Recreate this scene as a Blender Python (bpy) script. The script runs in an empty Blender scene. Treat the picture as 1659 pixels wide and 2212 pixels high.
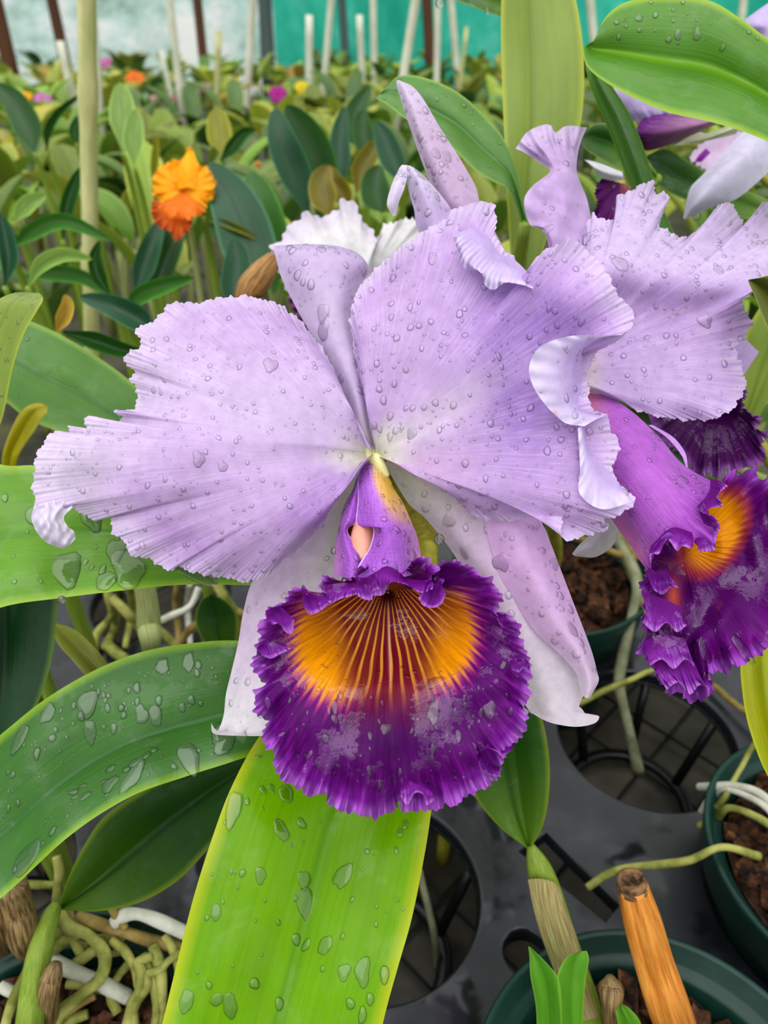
import bpy, math, random
import numpy as np
from mathutils import Vector

random.seed(7)
RNG = np.random.default_rng(11)
scene = bpy.context.scene
COL = scene.collection

# ------------------------------------------------------------------ camera
FPX, CX, CY = 1600.0, 829.5, 1106.0
PITCH = math.radians(33.5)
CAM = np.array([0.0, 0.0, 0.42])
FW = np.array([0.0, math.cos(PITCH), -math.sin(PITCH)])
UP = np.array([0.0, math.sin(PITCH), math.cos(PITCH)])
RT = np.array([1.0, 0.0, 0.0])

cd = bpy.data.cameras.new('camera')
cam = bpy.data.objects.new('camera', cd)
COL.objects.link(cam)
cam.location = CAM
cam.rotation_euler = (math.pi / 2 - PITCH, 0, 0)
cd.sensor_fit = 'VERTICAL'
cd.sensor_height = 36.0
cd.sensor_width = 27.0
cd.lens = 36.0 * FPX / 2212.0
cd.clip_start = 0.01
cd.clip_end = 60
cd.dof.use_dof = True
cd.dof.focus_distance = 0.198
cd.dof.aperture_fstop = cd.lens / 1.7
scene.camera = cam


def ray(x, y):
    x = np.asarray(x, float); y = np.asarray(y, float)
    return FW + ((x - CX) / FPX)[..., None] * RT + ((CY - y) / FPX)[..., None] * UP


def W(x, y, d):
    """the place at distance d (along the viewing axis) seen at x, y"""
    return CAM + ray(x, y) * np.asarray(d, float)[..., None]


def at_z(x, y, z):
    r = ray(np.float64(x), np.float64(y))
    return CAM + r * ((z - CAM[2]) / r[2])


def at_y(x, y, yy):
    r = ray(np.float64(x), np.float64(y))
    return CAM + r * (yy / r[1])


# ------------------------------------------------------------------ helpers
def lin(c):
    c = np.asarray(c, float)
    if c.max() > 1.0:
        c = c / 255.0
    return np.where(c <= 0.04045, c / 12.92, ((c + 0.055) / 1.055) ** 2.4)


def rgba(c):
    l = lin(c)
    return (float(l[0]), float(l[1]), float(l[2]), 1.0)


def tag(o, label=None, cat=None, group=None, kind=None):
    if label: o['label'] = label
    if cat: o['category'] = cat
    if group: o['group'] = group
    if kind: o['kind'] = kind
    return o


def empty(name, loc, label, cat, group=None):
    o = bpy.data.objects.new(name, None)
    COL.objects.link(o)
    o.location = [float(v) for v in loc]
    o.empty_display_size = 0.02
    return tag(o, label, cat, group)


class MB:
    """collects verts / faces / uvs / colours; build() links them as ONE mesh object"""
    def __init__(s):
        s.v = []; s.f = []; s.uv = []; s.c = []; s.n = 0

    def add(s, V, F, UV=None, C=None):
        V = np.asarray(V, float).reshape(-1, 3)
        k = len(V)
        s.v.append(V)
        F = np.asarray(F, int)
        s.f.append(F + s.n)
        s.uv.append(np.zeros((k, 2)) if UV is None else np.asarray(UV, float).reshape(-1, 2))
        s.c.append(np.ones((k, 3)) if C is None else np.asarray(C, float).reshape(-1, 3))
        s.n += k
        return s

    def grid(s, P, UV=None, C=None, closed=False):
        nv, nu = P.shape[:2]
        idx = np.arange(nv * nu).reshape(nv, nu)
        if closed:
            idx = np.concatenate([idx, idx[:, :1]], 1)
        F = np.stack([idx[:-1, :-1], idx[:-1, 1:], idx[1:, 1:], idx[1:, :-1]], -1).reshape(-1, 4)
        if UV is None:
            u, v = np.meshgrid(np.linspace(0, 1, nu), np.linspace(0, 1, nv))
            UV = np.stack([u, v], -1)
        return s.add(P, F, UV, C)

    def build(s, name, mat, parent=None, smooth=True):
        V = np.concatenate(s.v)
        faces = []
        for F in s.f:
            faces += F.tolist()
        UV = np.concatenate(s.uv); C = np.concatenate(s.c)
        o_loc = np.zeros(3)
        if parent is not None:
            p = parent
            while p is not None:
                o_loc = o_loc + np.array(p.location); p = p.parent
        else:
            lo, hi = V.min(0), V.max(0)
            o_loc = np.array([(lo[0] + hi[0]) / 2, (lo[1] + hi[1]) / 2, lo[2]])
        me = bpy.data.meshes.new(name)
        me.from_pydata((V - o_loc).tolist(), [], faces)
        me.update()
        ul = me.uv_layers.new(name='UVMap')
        li = np.empty(len(me.loops), int)
        me.loops.foreach_get('vertex_index', li)
        ul.data.foreach_set('uv', UV[li].astype(np.float32).ravel())
        ca = me.color_attributes.new('Col', 'FLOAT_COLOR', 'POINT')
        ca.data.foreach_set('color', np.concatenate([C, np.ones((len(C), 1))], 1).astype(np.float32).ravel())
        if smooth:
            me.polygons.foreach_set('use_smooth', np.ones(len(me.polygons), bool))
        me.materials.append(mat)
        o = bpy.data.objects.new(name, me)
        COL.objects.link(o)
        if parent is None:
            o.location = o_loc
        else:
            o.parent = parent
        return o


def cr(pts, m, closed=False, sharp=0):
    """smooth curve through the points, m samples even along its length (first two columns)"""
    p = np.asarray(pts, float)
    n = len(p)
    if n == 1:
        return np.repeat(p, m, 0)
    if n == 2 and not closed:
        t = np.linspace(0, 1, m)[:, None]
        return p[0] * (1 - t) + p[1] * t
    if closed:
        q = np.concatenate([p[-1:], p, p[:2]])
        seg = n
    else:
        q = np.concatenate([2 * p[:1] - p[1:2], p, 2 * p[-1:] - p[-2:-1]])
        seg = n - 1
    k = max(8, int(3 * m / seg))
    t = np.linspace(0, 1, k, endpoint=False)[:, None]
    out = []
    for i in range(seg):
        a, b, c, d = q[i], q[i + 1], q[i + 2], q[i + 3]
        out.append(0.5 * ((2 * b) + (-a + c) * t + (2 * a - 5 * b + 4 * c - d) * t ** 2 + (-a + 3 * b - 3 * c + d) * t ** 3))
    out.append((q[1] if closed else q[-2])[None])
    o = np.concatenate(out)
    L = np.concatenate([[0], np.cumsum(np.linalg.norm(np.diff(o[:, :2], axis=0), axis=1) + 1e-9)])
    s = np.linspace(0, L[-1], m, endpoint=not closed)
    return np.stack([np.interp(s, L, o[:, j]) for j in range(o.shape[1])], 1)


def cru(p, m):
    """smooth interpolation down the first axis, even in index"""
    p = np.asarray(p, float)
    n = len(p)
    if n == 2:
        t = np.linspace(0, 1, m).reshape((-1,) + (1,) * (p.ndim - 1))
        return p[0] * (1 - t) + p[1] * t
    q = np.concatenate([2 * p[:1] - p[1:2], p, 2 * p[-1:] - p[-2:-1]])
    s = np.linspace(0, n - 1 - 1e-9, m)
    i = s.astype(int)
    t = (s - i).reshape((-1,) + (1,) * (p.ndim - 1))
    a, b, c, d = q[i], q[i + 1], q[i + 2], q[i + 3]
    return 0.5 * ((2 * b) + (-a + c) * t + (2 * a - 5 * b + 4 * c - d) * t ** 2 + (-a + 3 * b - 3 * c + d) * t ** 3)


def wob(t, freqs, seed):
    r = np.random.default_rng(seed)
    o = np.zeros_like(t)
    for f in freqs:
        o = o + np.sin(2 * np.pi * (f * t + r.random())) * (0.6 + 0.8 * r.random())
    return o / max(1, len(freqs)) ** 0.5


def sst(a, b, x):
    t = np.clip((x - a) / (b - a), 0, 1)
    return t * t * (3 - 2 * t)


def mixc(a, b, w):
    w = np.asarray(w)[..., None]
    return a * (1 - w) + b * w


def fan(base, outline, nr, nt, closed=False, belly=0.0, bpow=1.0, frill_px=0.0, frill_d=0.0, freqs=(9, 17), fp=5.0,
        ffreqs=(96, 151, 214), seed=1, ends=0.06, prof=None, rstart=0.004, fine=0.12, smooth=0.03, edge=8.0, dsm=0.05):
    """a petal spreading from its base to a free rim; returns world grid and parameters"""
    O = cr(outline, nt, closed)
    t = np.linspace(0, 1, nt, endpoint=not closed)
    r = np.linspace(rstart, 1, nr) ** 0.85
    base = np.asarray(base, float)
    ew = np.ones(nt) if closed else sst(0, ends, t) * sst(0, ends, 1 - t)
    tan = np.gradient(O[:, :2], axis=0)
    nrm = np.stack([tan[:, 1], -tan[:, 0]], 1)
    nrm /= np.linalg.norm(nrm, axis=1, keepdims=True) + 1e-9
    out = np.sign((nrm * (O[:, :2] - base[:2])).sum(1))[:, None]
    nrm = nrm * np.where(out == 0, 1, out)
    R, T = np.meshgrid(r, t, indexing='ij')
    k = int(max(3, smooth * nt))
    ker = np.exp(-0.5 * (np.arange(-3 * k, 3 * k + 1) / k) ** 2); ker /= ker.sum()
    if closed:
        ext = np.concatenate([O[-3 * k:], O, O[:3 * k]])
    else:
        ext = np.concatenate([2 * O[:1] - O[3 * k:0:-1], O, 2 * O[-1:] - O[-2:-3 * k - 2:-1]])
    S = np.stack([np.convolve(ext[:, j], ker, 'valid') for j in range(3)], 1)
    k2 = int(max(3, dsm * nt))
    ker2 = np.exp(-0.5 * (np.arange(-3 * k2, 3 * k2 + 1) / k2) ** 2); ker2 /= ker2.sum()
    ex2 = np.concatenate([S[-3 * k2:, 2], S[:, 2], S[:3 * k2, 2]]) if closed else np.pad(S[:, 2], 3 * k2, mode='edge')
    S[:, 2] = np.convolve(ex2, ker2, 'valid')
    E = O - S
    E[:, 2] *= 0.5
    RQ = R ** edge
    X = base[0] + (S[:, 0] - base[0]) * R + E[:, 0] * RQ
    Y = base[1] + (S[:, 1] - base[1]) * R + E[:, 1] * RQ
    D = base[2] + (S[:, 2] - base[2]) * R ** bpow + E[:, 2] * RQ - belly * np.sin(np.pi * np.clip(R, 0, 1) ** 0.9)
    w = R ** fp
    f1 = wob(t, freqs, seed) * ew
    f2 = wob(t, ffreqs, seed + 5) * ew
    D = D + frill_d * w * f1 + frill_d * fine * R ** (fp * 2.5) * f2
    g = (0.5 * wob(t, ffreqs, seed + 9) + 0.6 * wob(t, [q * 0.37 for q in ffreqs], seed + 3)) * ew
    wp = R ** (fp * 2.5) * frill_px
    X = X + nrm[:, 0] * wp * g
    Y = Y + nrm[:, 1] * wp * g
    if prof is not None:
        D = D + prof(X, Y, R, T)
    return dict(P=W(X, Y, D), X=X, Y=Y, D=D, R=R, T=T, closed=closed)


def loft(rows, nv, nu, belly=0.0, prof=None, wave=0.0, freqs=(5, 9), seed=2):
    g = np.stack([cr(r, nu) for r in rows])
    G = cru(g, nv)
    v, u = np.meshgrid(np.linspace(0, 1, nv), np.linspace(0, 1, nu), indexing='ij')
    D = G[..., 2] - belly * np.sin(np.pi * u)
    if wave:
        D = D + wave * v ** 3 * wob(u, freqs, seed)
    if prof is not None:
        D = D + prof(G[..., 0], G[..., 1], v, u)
    return dict(P=W(G[..., 0], G[..., 1], D), X=G[..., 0], Y=G[..., 1], D=D, R=v, T=u, closed=False)


def put(mb, g, colfn):
    C = colfn(g['X'], g['Y'], g['R'], g['T'])
    mb.grid(g['P'], np.stack([g['T'], g['R']], -1), C, g['closed'])
    return mb


def tube(mb, pts, rad, seg=10, ribs=0, rib_d=0.0, m=None, cap=True, C=None):
    """pts world; smooth tapered tube"""
    p = np.asarray(pts, float)
    r = np.broadcast_to(np.asarray(rad, float), (len(p),))
    m = m or max(6, 6 * len(p))
    q = cru(np.concatenate([p, r[:, None]], 1), m)
    c, rr = q[:, :3], np.abs(q[:, 3])
    tg = np.gradient(c, axis=0)
    tg /= np.linalg.norm(tg, axis=1, keepdims=True) + 1e-12
    ref = np.array([0.0, 0.0, 1.0]) if abs(tg[0][2]) < 0.9 else np.array([0.0, 1.0, 0.0])
    rings = []
    a = np.linspace(0, 2 * np.pi, seg, endpoint=False)
    n = np.cross(tg[0], ref); n /= np.linalg.norm(n)
    for i in range(m):
        n = n - tg[i] * (n @ tg[i]); n /= np.linalg.norm(n) + 1e-12
        b = np.cross(tg[i], n)
        k = rr[i] * (1 + rib_d * np.cos(ribs * a)) if ribs else rr[i] * np.ones(seg)
        rings.append(c[i] + (np.cos(a) * k)[:, None] * n + (np.sin(a) * k)[:, None] * b)
    P = np.stack(rings)
    if cap:
        P = np.concatenate([np.repeat(c[:1] , seg, 0)[None], P, np.repeat(c[-1:], seg, 0)[None]])
    nv = len(P)
    u, v = np.meshgrid(np.linspace(0, 1, seg), np.linspace(0, 1, nv))
    mb.grid(P, np.stack([u, v], -1), None if C is None else np.broadcast_to(np.asarray(C, float), (nv, seg, 3)), True)
    return mb


def lathe(mb, prof, centre, seg=64):
    a = np.linspace(0, 2 * np.pi, seg, endpoint=False)
    P = np.stack([np.stack([centre[0] + r * np.cos(a), centre[1] + r * np.sin(a), np.full(seg, centre[2] + z)], -1) for r, z in prof])
    mb.grid(P, closed=True)
    return mb


RIM_Z, TRAY_Z = 0.113, 0.07
pots = {'front': (.095, .091), 'side': (.212, .188), 'back': (.113, .397), 'roots': (-.12, .099)}
holes = [(.152, .287, .052), (-.004, .194, .051)] + [(x, y, .0598) for x, y in pots.values()] + [(-.10, .290, .05), (-.2, .20, .05), (.30, .30, .05), (.25, .40, .05), (-.02, .40, .05), (-.16, .41, .05), (-.02, .06, .04), (.245, .07, .045)]


def stand_z(x, y):
    """height of whatever carries a stem at x, y: the tray's top inside the tray, a pot's bark, else the ground"""
    if not (-.33 < x < .37 and -.03 < y < .50): return 0.0
    for hx, hy, r in holes:
        q = math.hypot(x - hx, y - hy)
        if q < .05 and (hx, hy) in pots.values(): return .104
        if q < r - .008: return 0.0
    return TRAY_Z + .0056


# ------------------------------------------------------------------ materials
def nodes(name):
    m = bpy.data.materials.new(name)
    m.use_nodes = True
    nt = m.node_tree
    nt.nodes.clear()
    out = nt.nodes.new('ShaderNodeOutputMaterial')
    return m, nt, out


def N(nt, typ, **kw):
    n = nt.nodes.new(typ)
    for k, v in kw.items():
        if k in n.inputs:
            n.inputs[k].default_value = v
        else:
            setattr(n, k, v)
    return n


def L(nt, a, b):
    nt.links.new(a, b)


def mixrgb(nt, fac, a, b, mode='MIX'):
    n = nt.nodes.new('ShaderNodeMix')
    n.data_type = 'RGBA'
    n.blend_type = mode
    for sock, val in ((n.inputs[0], fac), (n.inputs[6], a), (n.inputs[7], b)):
        if hasattr(val, 'links') or hasattr(val, 'is_linked'):
            L(nt, val, sock)
        else:
            sock.default_value = val
    return n.outputs[2]


def math_(nt, op, a, b=0.0, clamp=False):
    n = nt.nodes.new('ShaderNodeMath')
    n.operation = op
    n.use_clamp = clamp
    for sock, val in ((n.inputs[0], a), (n.inputs[1], b)):
        if hasattr(val, 'is_linked'):
            L(nt, val, sock)
        else:
            sock.default_value = val
    return n.outputs[0]


def uvnoise(nt, su, sv, scale=1.0, detail=2.0, rough=0.5, coord='UV'):
    tc = N(nt, 'ShaderNodeTexCoord')
    mp = N(nt, 'ShaderNodeMapping')
    mp.inputs['Scale'].default_value = (su, sv, 1.0 if coord == 'UV' else su)
    L(nt, tc.outputs[coord], mp.inputs['Vector'])
    no = N(nt, 'ShaderNodeTexNoise', Scale=scale, Detail=detail, Roughness=rough)
    L(nt, mp.outputs[0], no.inputs['Vector'])
    return no.outputs['Fac']


def ramp(nt, fac, stops):
    r = nt.nodes.new('ShaderNodeValToRGB')
    el = r.color_ramp.elements
    while len(el) > 1:
        el.remove(el[-1])
    el[0].position = stops[0][0]; el[0].color = stops[0][1]
    for p, c in stops[1:]:
        e = el.new(p); e.color = c
    L(nt, fac, r.inputs[0])
    return r.outputs[0]


def g4(v):
    return (v, v, v, 1)


def mat_petal(name='petal_skin', vein=0.25, vu=240, rough=0.42, trans=0.3, spec=0.2, bump=0.22, light=(232, 222, 246)):
    m, nt, out = nodes(name)
    at = N(nt, 'ShaderNodeVertexColor', layer_name='Col')
    n1 = uvnoise(nt, vu, 5.0, 1.0, 3.0, 0.6)
    lines = ramp(nt, n1, [(0.45, g4(0)), (0.68, g4(1))])
    fac = math_(nt, 'MULTIPLY', lines, vein)
    c = mixrgb(nt, fac, at.outputs['Color'], rgba(light))
    n2 = uvnoise(nt, 260, 260, 1.0, 2.0, 0.6, 'Object')
    sp = ramp(nt, n2, [(0.3, g4(0.9)), (0.7, g4(1.06))])
    c = mixrgb(nt, 1.0, c, sp, 'MULTIPLY')
    n3 = uvnoise(nt, 900, 900, 1.0, 2.0, 0.6, 'Object')
    hsum = math_(nt, 'ADD', math_(nt, 'MULTIPLY', n1, 0.8), math_(nt, 'MULTIPLY', n3, 0.6))
    bp = N(nt, 'ShaderNodeBump', Strength=bump, Distance=0.0004)
    L(nt, hsum, bp.inputs['Height'])
    b = N(nt, 'ShaderNodeBsdfPrincipled', Roughness=rough)
    b.inputs['Specular IOR Level'].default_value = spec
    L(nt, c, b.inputs['Base Color']); L(nt, bp.outputs[0], b.inputs['Normal'])
    tr = N(nt, 'ShaderNodeBsdfTranslucent')
    L(nt, c, tr.inputs['Color'])
    mx = N(nt, 'ShaderNodeMixShader', Fac=trans)
    L(nt, b.outputs[0], mx.inputs[1]); L(nt, tr.outputs[0], mx.inputs[2])
    L(nt, mx.outputs[0], out.inputs[0])
    return m


def mat_lip(name='lip_skin', wet=True):
    m, nt, out = nodes(name)
    at = N(nt, 'ShaderNodeVertexColor', layer_name='Col')
    n1 = uvnoise(nt, 200, 5.0, 1.0, 3.0, 0.6)
    f = ramp(nt, n1, [(0.35, g4(0.75)), (0.7, g4(1.18))])
    c = mixrgb(nt, 1.0, at.outputs['Color'], f, 'MULTIPLY')
    n2 = uvnoise(nt, 90, 90, 1.0, 5.0, 0.68, 'Object')
    n3 = uvnoise(nt, 700, 700, 1.0, 2.0, 0.5, 'Object')
    film = ramp(nt, n2, [(0.53, g4(0)), (0.545, g4(1))])
    h = math_(nt, 'ADD', math_(nt, 'MULTIPLY', n1, 0.6), math_(nt, 'MULTIPLY', n3, 0.5))
    dry = N(nt, 'ShaderNodeBump', Strength=0.45, Distance=0.0006)
    L(nt, h, dry.inputs['Height'])
    wetb = N(nt, 'ShaderNodeBump', Strength=0.5, Distance=0.003)
    L(nt, n2, wetb.inputs['Height'])
    b = N(nt, 'ShaderNodeBsdfPrincipled', Roughness=0.42)
    b.inputs['Specular IOR Level'].default_value = 0.14
    L(nt, c, b.inputs['Base Color']); L(nt, dry.outputs[0], b.inputs['Normal'])
    if wet:
        cw = math_(nt, 'MULTIPLY', film, 1.0)
        L(nt, cw, b.inputs['Coat Weight'])
        b.inputs['Coat Roughness'].default_value = 0.06
        b.inputs['Coat IOR'].default_value = 1.5
        L(nt, wetb.outputs[0], b.inputs['Coat Normal'])
    tr = N(nt, 'ShaderNodeBsdfTranslucent')
    L(nt, c, tr.inputs['Color'])
    mx = N(nt, 'ShaderNodeMixShader', Fac=0.08)
    L(nt, b.outputs[0], mx.inputs[1]); L(nt, tr.outputs[0], mx.inputs[2])
    L(nt, mx.outputs[0], out.inputs[0])
    return m


def mat_leaf(name, col, edge=(150, 175, 40), dark=None, rough=0.3, trans=0.2, spec=0.5, wet=0.0, base=None, vary=0.0, streak=0.22, rib=0.6, at=0.5):
    """leaf blade: pale margin, sunken midrib line, streaks along the blade; u across, v along"""
    m, nt, out = nodes(name)
    tc = N(nt, 'ShaderNodeTexCoord')
    sx = N(nt, 'ShaderNodeSeparateXYZ')
    L(nt, tc.outputs['UV'], sx.inputs[0])
    a = math_(nt, 'ABSOLUTE', math_(nt, 'SUBTRACT', sx.outputs[0], 0.5))
    ed = ramp(nt, a, [(0.43, g4(0)), (0.49, g4(1))])
    am = math_(nt, 'ABSOLUTE', math_(nt, 'SUBTRACT', sx.outputs[0], at))
    mid = ramp(nt, am, [(0.0, g4(1)), (0.018, g4(0.9)), (0.05, g4(0))])
    dk = dark or tuple(v * 0.6 for v in col)
    n1 = uvnoise(nt, 45, 1.5, 1.0, 3.0, 0.6)
    n2 = uvnoise(nt, 3.0, 3.5, 1.0, 2.0, 0.5)
    c = mixrgb(nt, ramp(nt, n2, [(0.35, g4(0)), (0.65, g4(0.55))]), rgba(col), rgba(tuple(min(255, v * 0.86) for v in col)))
    c = mixrgb(nt, math_(nt, 'MULTIPLY', ramp(nt, n1, [(0.4, g4(0)), (0.65, g4(1))]), streak), c, rgba(dk))
    if base:
        bl = ramp(nt, sx.outputs[1], [(0.0, g4(1)), (0.55, g4(0))])
        c = mixrgb(nt, bl, c, rgba(base))
    c = mixrgb(nt, math_(nt, 'MULTIPLY', mid, rib), c, rgba(dk))
    c = mixrgb(nt, math_(nt, 'MULTIPLY', ed, 0.85), c, rgba(edge))
    if vary:
        oi = N(nt, 'ShaderNodeObjectInfo')
        hs = N(nt, 'ShaderNodeHueSaturation')
        L(nt, math_(nt, 'ADD', math_(nt, 'MULTIPLY', oi.outputs['Random'], -0.085 * vary), 0.5 + 0.015 * vary), hs.inputs['Hue'])
        L(nt, math_(nt, 'ADD', math_(nt, 'MULTIPLY', math_(nt, 'FRACT', math_(nt, 'MULTIPLY', oi.outputs['Random'], 7.31)), 1.1 * vary), 1.0 - 0.35 * vary), hs.inputs['Value'])
        L(nt, c, hs.inputs['Color'])
        c = hs.outputs[0]
    n3 = uvnoise(nt, 220, 220, 1.0, 2.0, 0.5, 'Object')
    bp = N(nt, 'ShaderNodeBump', Strength=0.25, Distance=0.0012)
    L(nt, math_(nt, 'ADD', math_(nt, 'MULTIPLY', n1, 0.5), math_(nt, 'MULTIPLY', n3, 0.5)), bp.inputs['Height'])
    b = N(nt, 'ShaderNodeBsdfPrincipled', Roughness=rough)
    b.inputs['Specular IOR Level'].default_value = spec
    L(nt, c, b.inputs['Base Color']); L(nt, bp.outputs[0], b.inputs['Normal'])
    if wet:
        nw = uvnoise(nt, 95, 95, 1.0, 3.0, 0.6, 'Object')
        L(nt, math_(nt, 'MULTIPLY', ramp(nt, nw, [(0.50, g4(0)), (0.56, g4(1))]), wet), b.inputs['Coat Weight'])
        b.inputs['Coat Roughness'].default_value = 0.05
        wb = N(nt, 'ShaderNodeBump', Strength=0.35, Distance=0.003)
        L(nt, nw, wb.inputs['Height'])
        L(nt, wb.outputs[0], b.inputs['Coat Normal'])
    tr = N(nt, 'ShaderNodeBsdfTranslucent')
    L(nt, c, tr.inputs['Color'])
    mx = N(nt, 'ShaderNodeMixShader', Fac=trans)
    L(nt, b.outputs[0], mx.inputs[1]); L(nt, tr.outputs[0], mx.inputs[2])
    L(nt, mx.outputs[0], out.inputs[0])
    return m


def mat_mix(name, c1, c2, sc=(30, 30), rough=0.5, bump=0.3, bd=0.002, spec=0.4, coord='Object', c3=None, detail=4.0, lo=0.38, hi=0.62):
    m, nt, out = nodes(name)
    n1 = uvnoise(nt, sc[0], sc[1], 1.0, detail, 0.6, coord)
    st = [(lo, rgba(c1)), (hi, rgba(c2))]
    if c3: st.append((min(1, hi + 0.12), rgba(c3)))
    c = ramp(nt, n1, st)
    b = N(nt, 'ShaderNodeBsdfPrincipled', Roughness=rough)
    b.inputs['Specular IOR Level'].default_value = spec
    bp = N(nt, 'ShaderNodeBump', Strength=bump, Distance=bd)
    L(nt, n1, bp.inputs['Height'])
    L(nt, c, b.inputs['Base Color']); L(nt, bp.outputs[0], b.inputs['Normal'])
    L(nt, b.outputs[0], out.inputs[0])
    return m


def mat_water():
    m, nt, out = nodes('rain_water')
    g = N(nt, 'ShaderNodeBsdfGlass', Roughness=0.0, IOR=1.3)
    t = N(nt, 'ShaderNodeBsdfTransparent')
    gl = N(nt, 'ShaderNodeBsdfGlossy', Roughness=0.04)
    nz = uvnoise(nt, 400, 400, 1.0, 1.0, 0.5, 'Object')
    bp = N(nt, 'ShaderNodeBump', Strength=0.08, Distance=0.001)
    L(nt, nz, bp.inputs['Height'])
    for q in (g, gl):
        L(nt, bp.outputs[0], q.inputs['Normal'])
    lw = N(nt, 'ShaderNodeFresnel', IOR=1.33)
    L(nt, bp.outputs[0], lw.inputs['Normal'])
    m1 = N(nt, 'ShaderNodeMixShader', Fac=0.8)
    L(nt, g.outputs[0], m1.inputs[1]); L(nt, t.outputs[0], m1.inputs[2])
    m2 = N(nt, 'ShaderNodeMixShader')
    L(nt, math_(nt, 'ADD', math_(nt, 'MULTIPLY', lw.outputs[0], 0.9), 0.04, True), m2.inputs[0])
    L(nt, m1.outputs[0], m2.inputs[1]); L(nt, gl.outputs[0], m2.inputs[2])
    L(nt, m2.outputs[0], out.inputs[0])
    return m


M = {}
M['petal'] = mat_petal('lavender_petal')
M['sepal'] = mat_petal('sepal_skin', vein=0.12, trans=0.42, spec=0.2)
M['petal_white'] = mat_petal('white_petal', vein=0.2)
M['lip'] = mat_lip()
M['lip_tube'] = mat_petal('lip_tube', vein=0.3, vu=50, rough=0.4, trans=0.1, light=(190, 130, 215), bump=0.5)
M['water'] = mat_water()
M['tray'] = mat_mix('wet_black_plastic', (26, 29, 34), (40, 44, 50), (18, 18), rough=0.22, bump=0.35, bd=0.004, spec=0.6, detail=2.0)
tn = M['tray'].node_tree
L(tn, ramp(tn, uvnoise(tn, 26, 26, 1.0, 3.0, 0.6, 'Object'), [(0.42, g4(0.06)), (0.56, g4(0.42))]), [n for n in tn.nodes if n.type == 'BSDF_PRINCIPLED'][0].inputs['Roughness'])
M['pot'] = mat_mix('green_plastic', (20, 52, 46), (27, 64, 56), (40, 40), rough=0.38, bump=0.1)
M['bark'] = mat_mix('bark', (30, 18, 11), (92, 58, 36), (150, 150), rough=0.85, bump=0.9, c3=(142, 104, 70), lo=.40, hi=.60)
M['root_grey'] = mat_mix('grey_root', (112, 116, 88), (150, 152, 124), (70, 70), rough=0.7, bump=0.4)
M['root'] = mat_mix('aerial_root', (112, 118, 50), (168, 168, 96), (90, 90), rough=0.7, bump=0.4, bd=0.001)
M['root_white'] = mat_mix('white_root', (176, 176, 160), (214, 214, 204), (60, 60), rough=0.75, bump=0.3)
M['root_tan'] = mat_mix('tan_root', (116, 100, 52), (160, 140, 84), (90, 90), rough=0.75, bump=0.4)
M['bulb'] = mat_mix('pseudobulb', (110, 140, 40), (150, 168, 72), (90, 12), rough=0.42, coord='UV', bump=0.3)
M['bulb_pale'] = mat_mix('pale_pseudobulb', (150, 160, 96), (188, 192, 138), (60, 6), rough=0.5, coord='UV', bump=0.3)
M['sheath'] = mat_mix('dry_sheath', (140, 112, 72), (192, 186, 132), (40, 3), rough=0.6, coord='UV', bump=0.4, c3=(205, 205, 160))
M['cane'] = mat_mix('dry_cane', (190, 116, 42), (224, 158, 78), (24, 3), rough=0.45, coord='UV', bump=0.3, c3=(178, 140, 60))
M['cane_cut'] = mat_mix('cut_end', (58, 38, 24), (140, 108, 74), (300, 300), rough=0.8, bump=0.5)
M['brown_cane'] = mat_mix('brown_cane', (96, 74, 44), (164, 140, 98), (30, 5), rough=0.6, coord='UV', bump=0.4)
M['ground'] = mat_mix('dull_ground', (66, 64, 56), (104, 100, 88), (14, 14), rough=0.55, bump=0.3, bd=0.004, c3=(112, 116, 70))
M['mesh'] = mat_mix('bench_wire', (22, 24, 26), (36, 38, 40), (60, 60), rough=0.5)
M['stake'] = mat_mix('bamboo', (176, 178, 120), (206, 204, 150), (3, 14), rough=0.5, coord='UV', bump=0.2)
M['stake_pale'] = mat_mix('pale_stake', (196, 196, 178), (222, 222, 206), (8, 8), rough=0.6)
M['wood'] = mat_mix('dark_wood', (70, 48, 34), (112, 76, 56), (14, 3), rough=0.8, coord='UV')
M['pipe'] = mat_mix('grey_pipe', (70, 86, 86), (94, 108, 106), (14, 3), rough=0.5, coord='UV')

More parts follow.
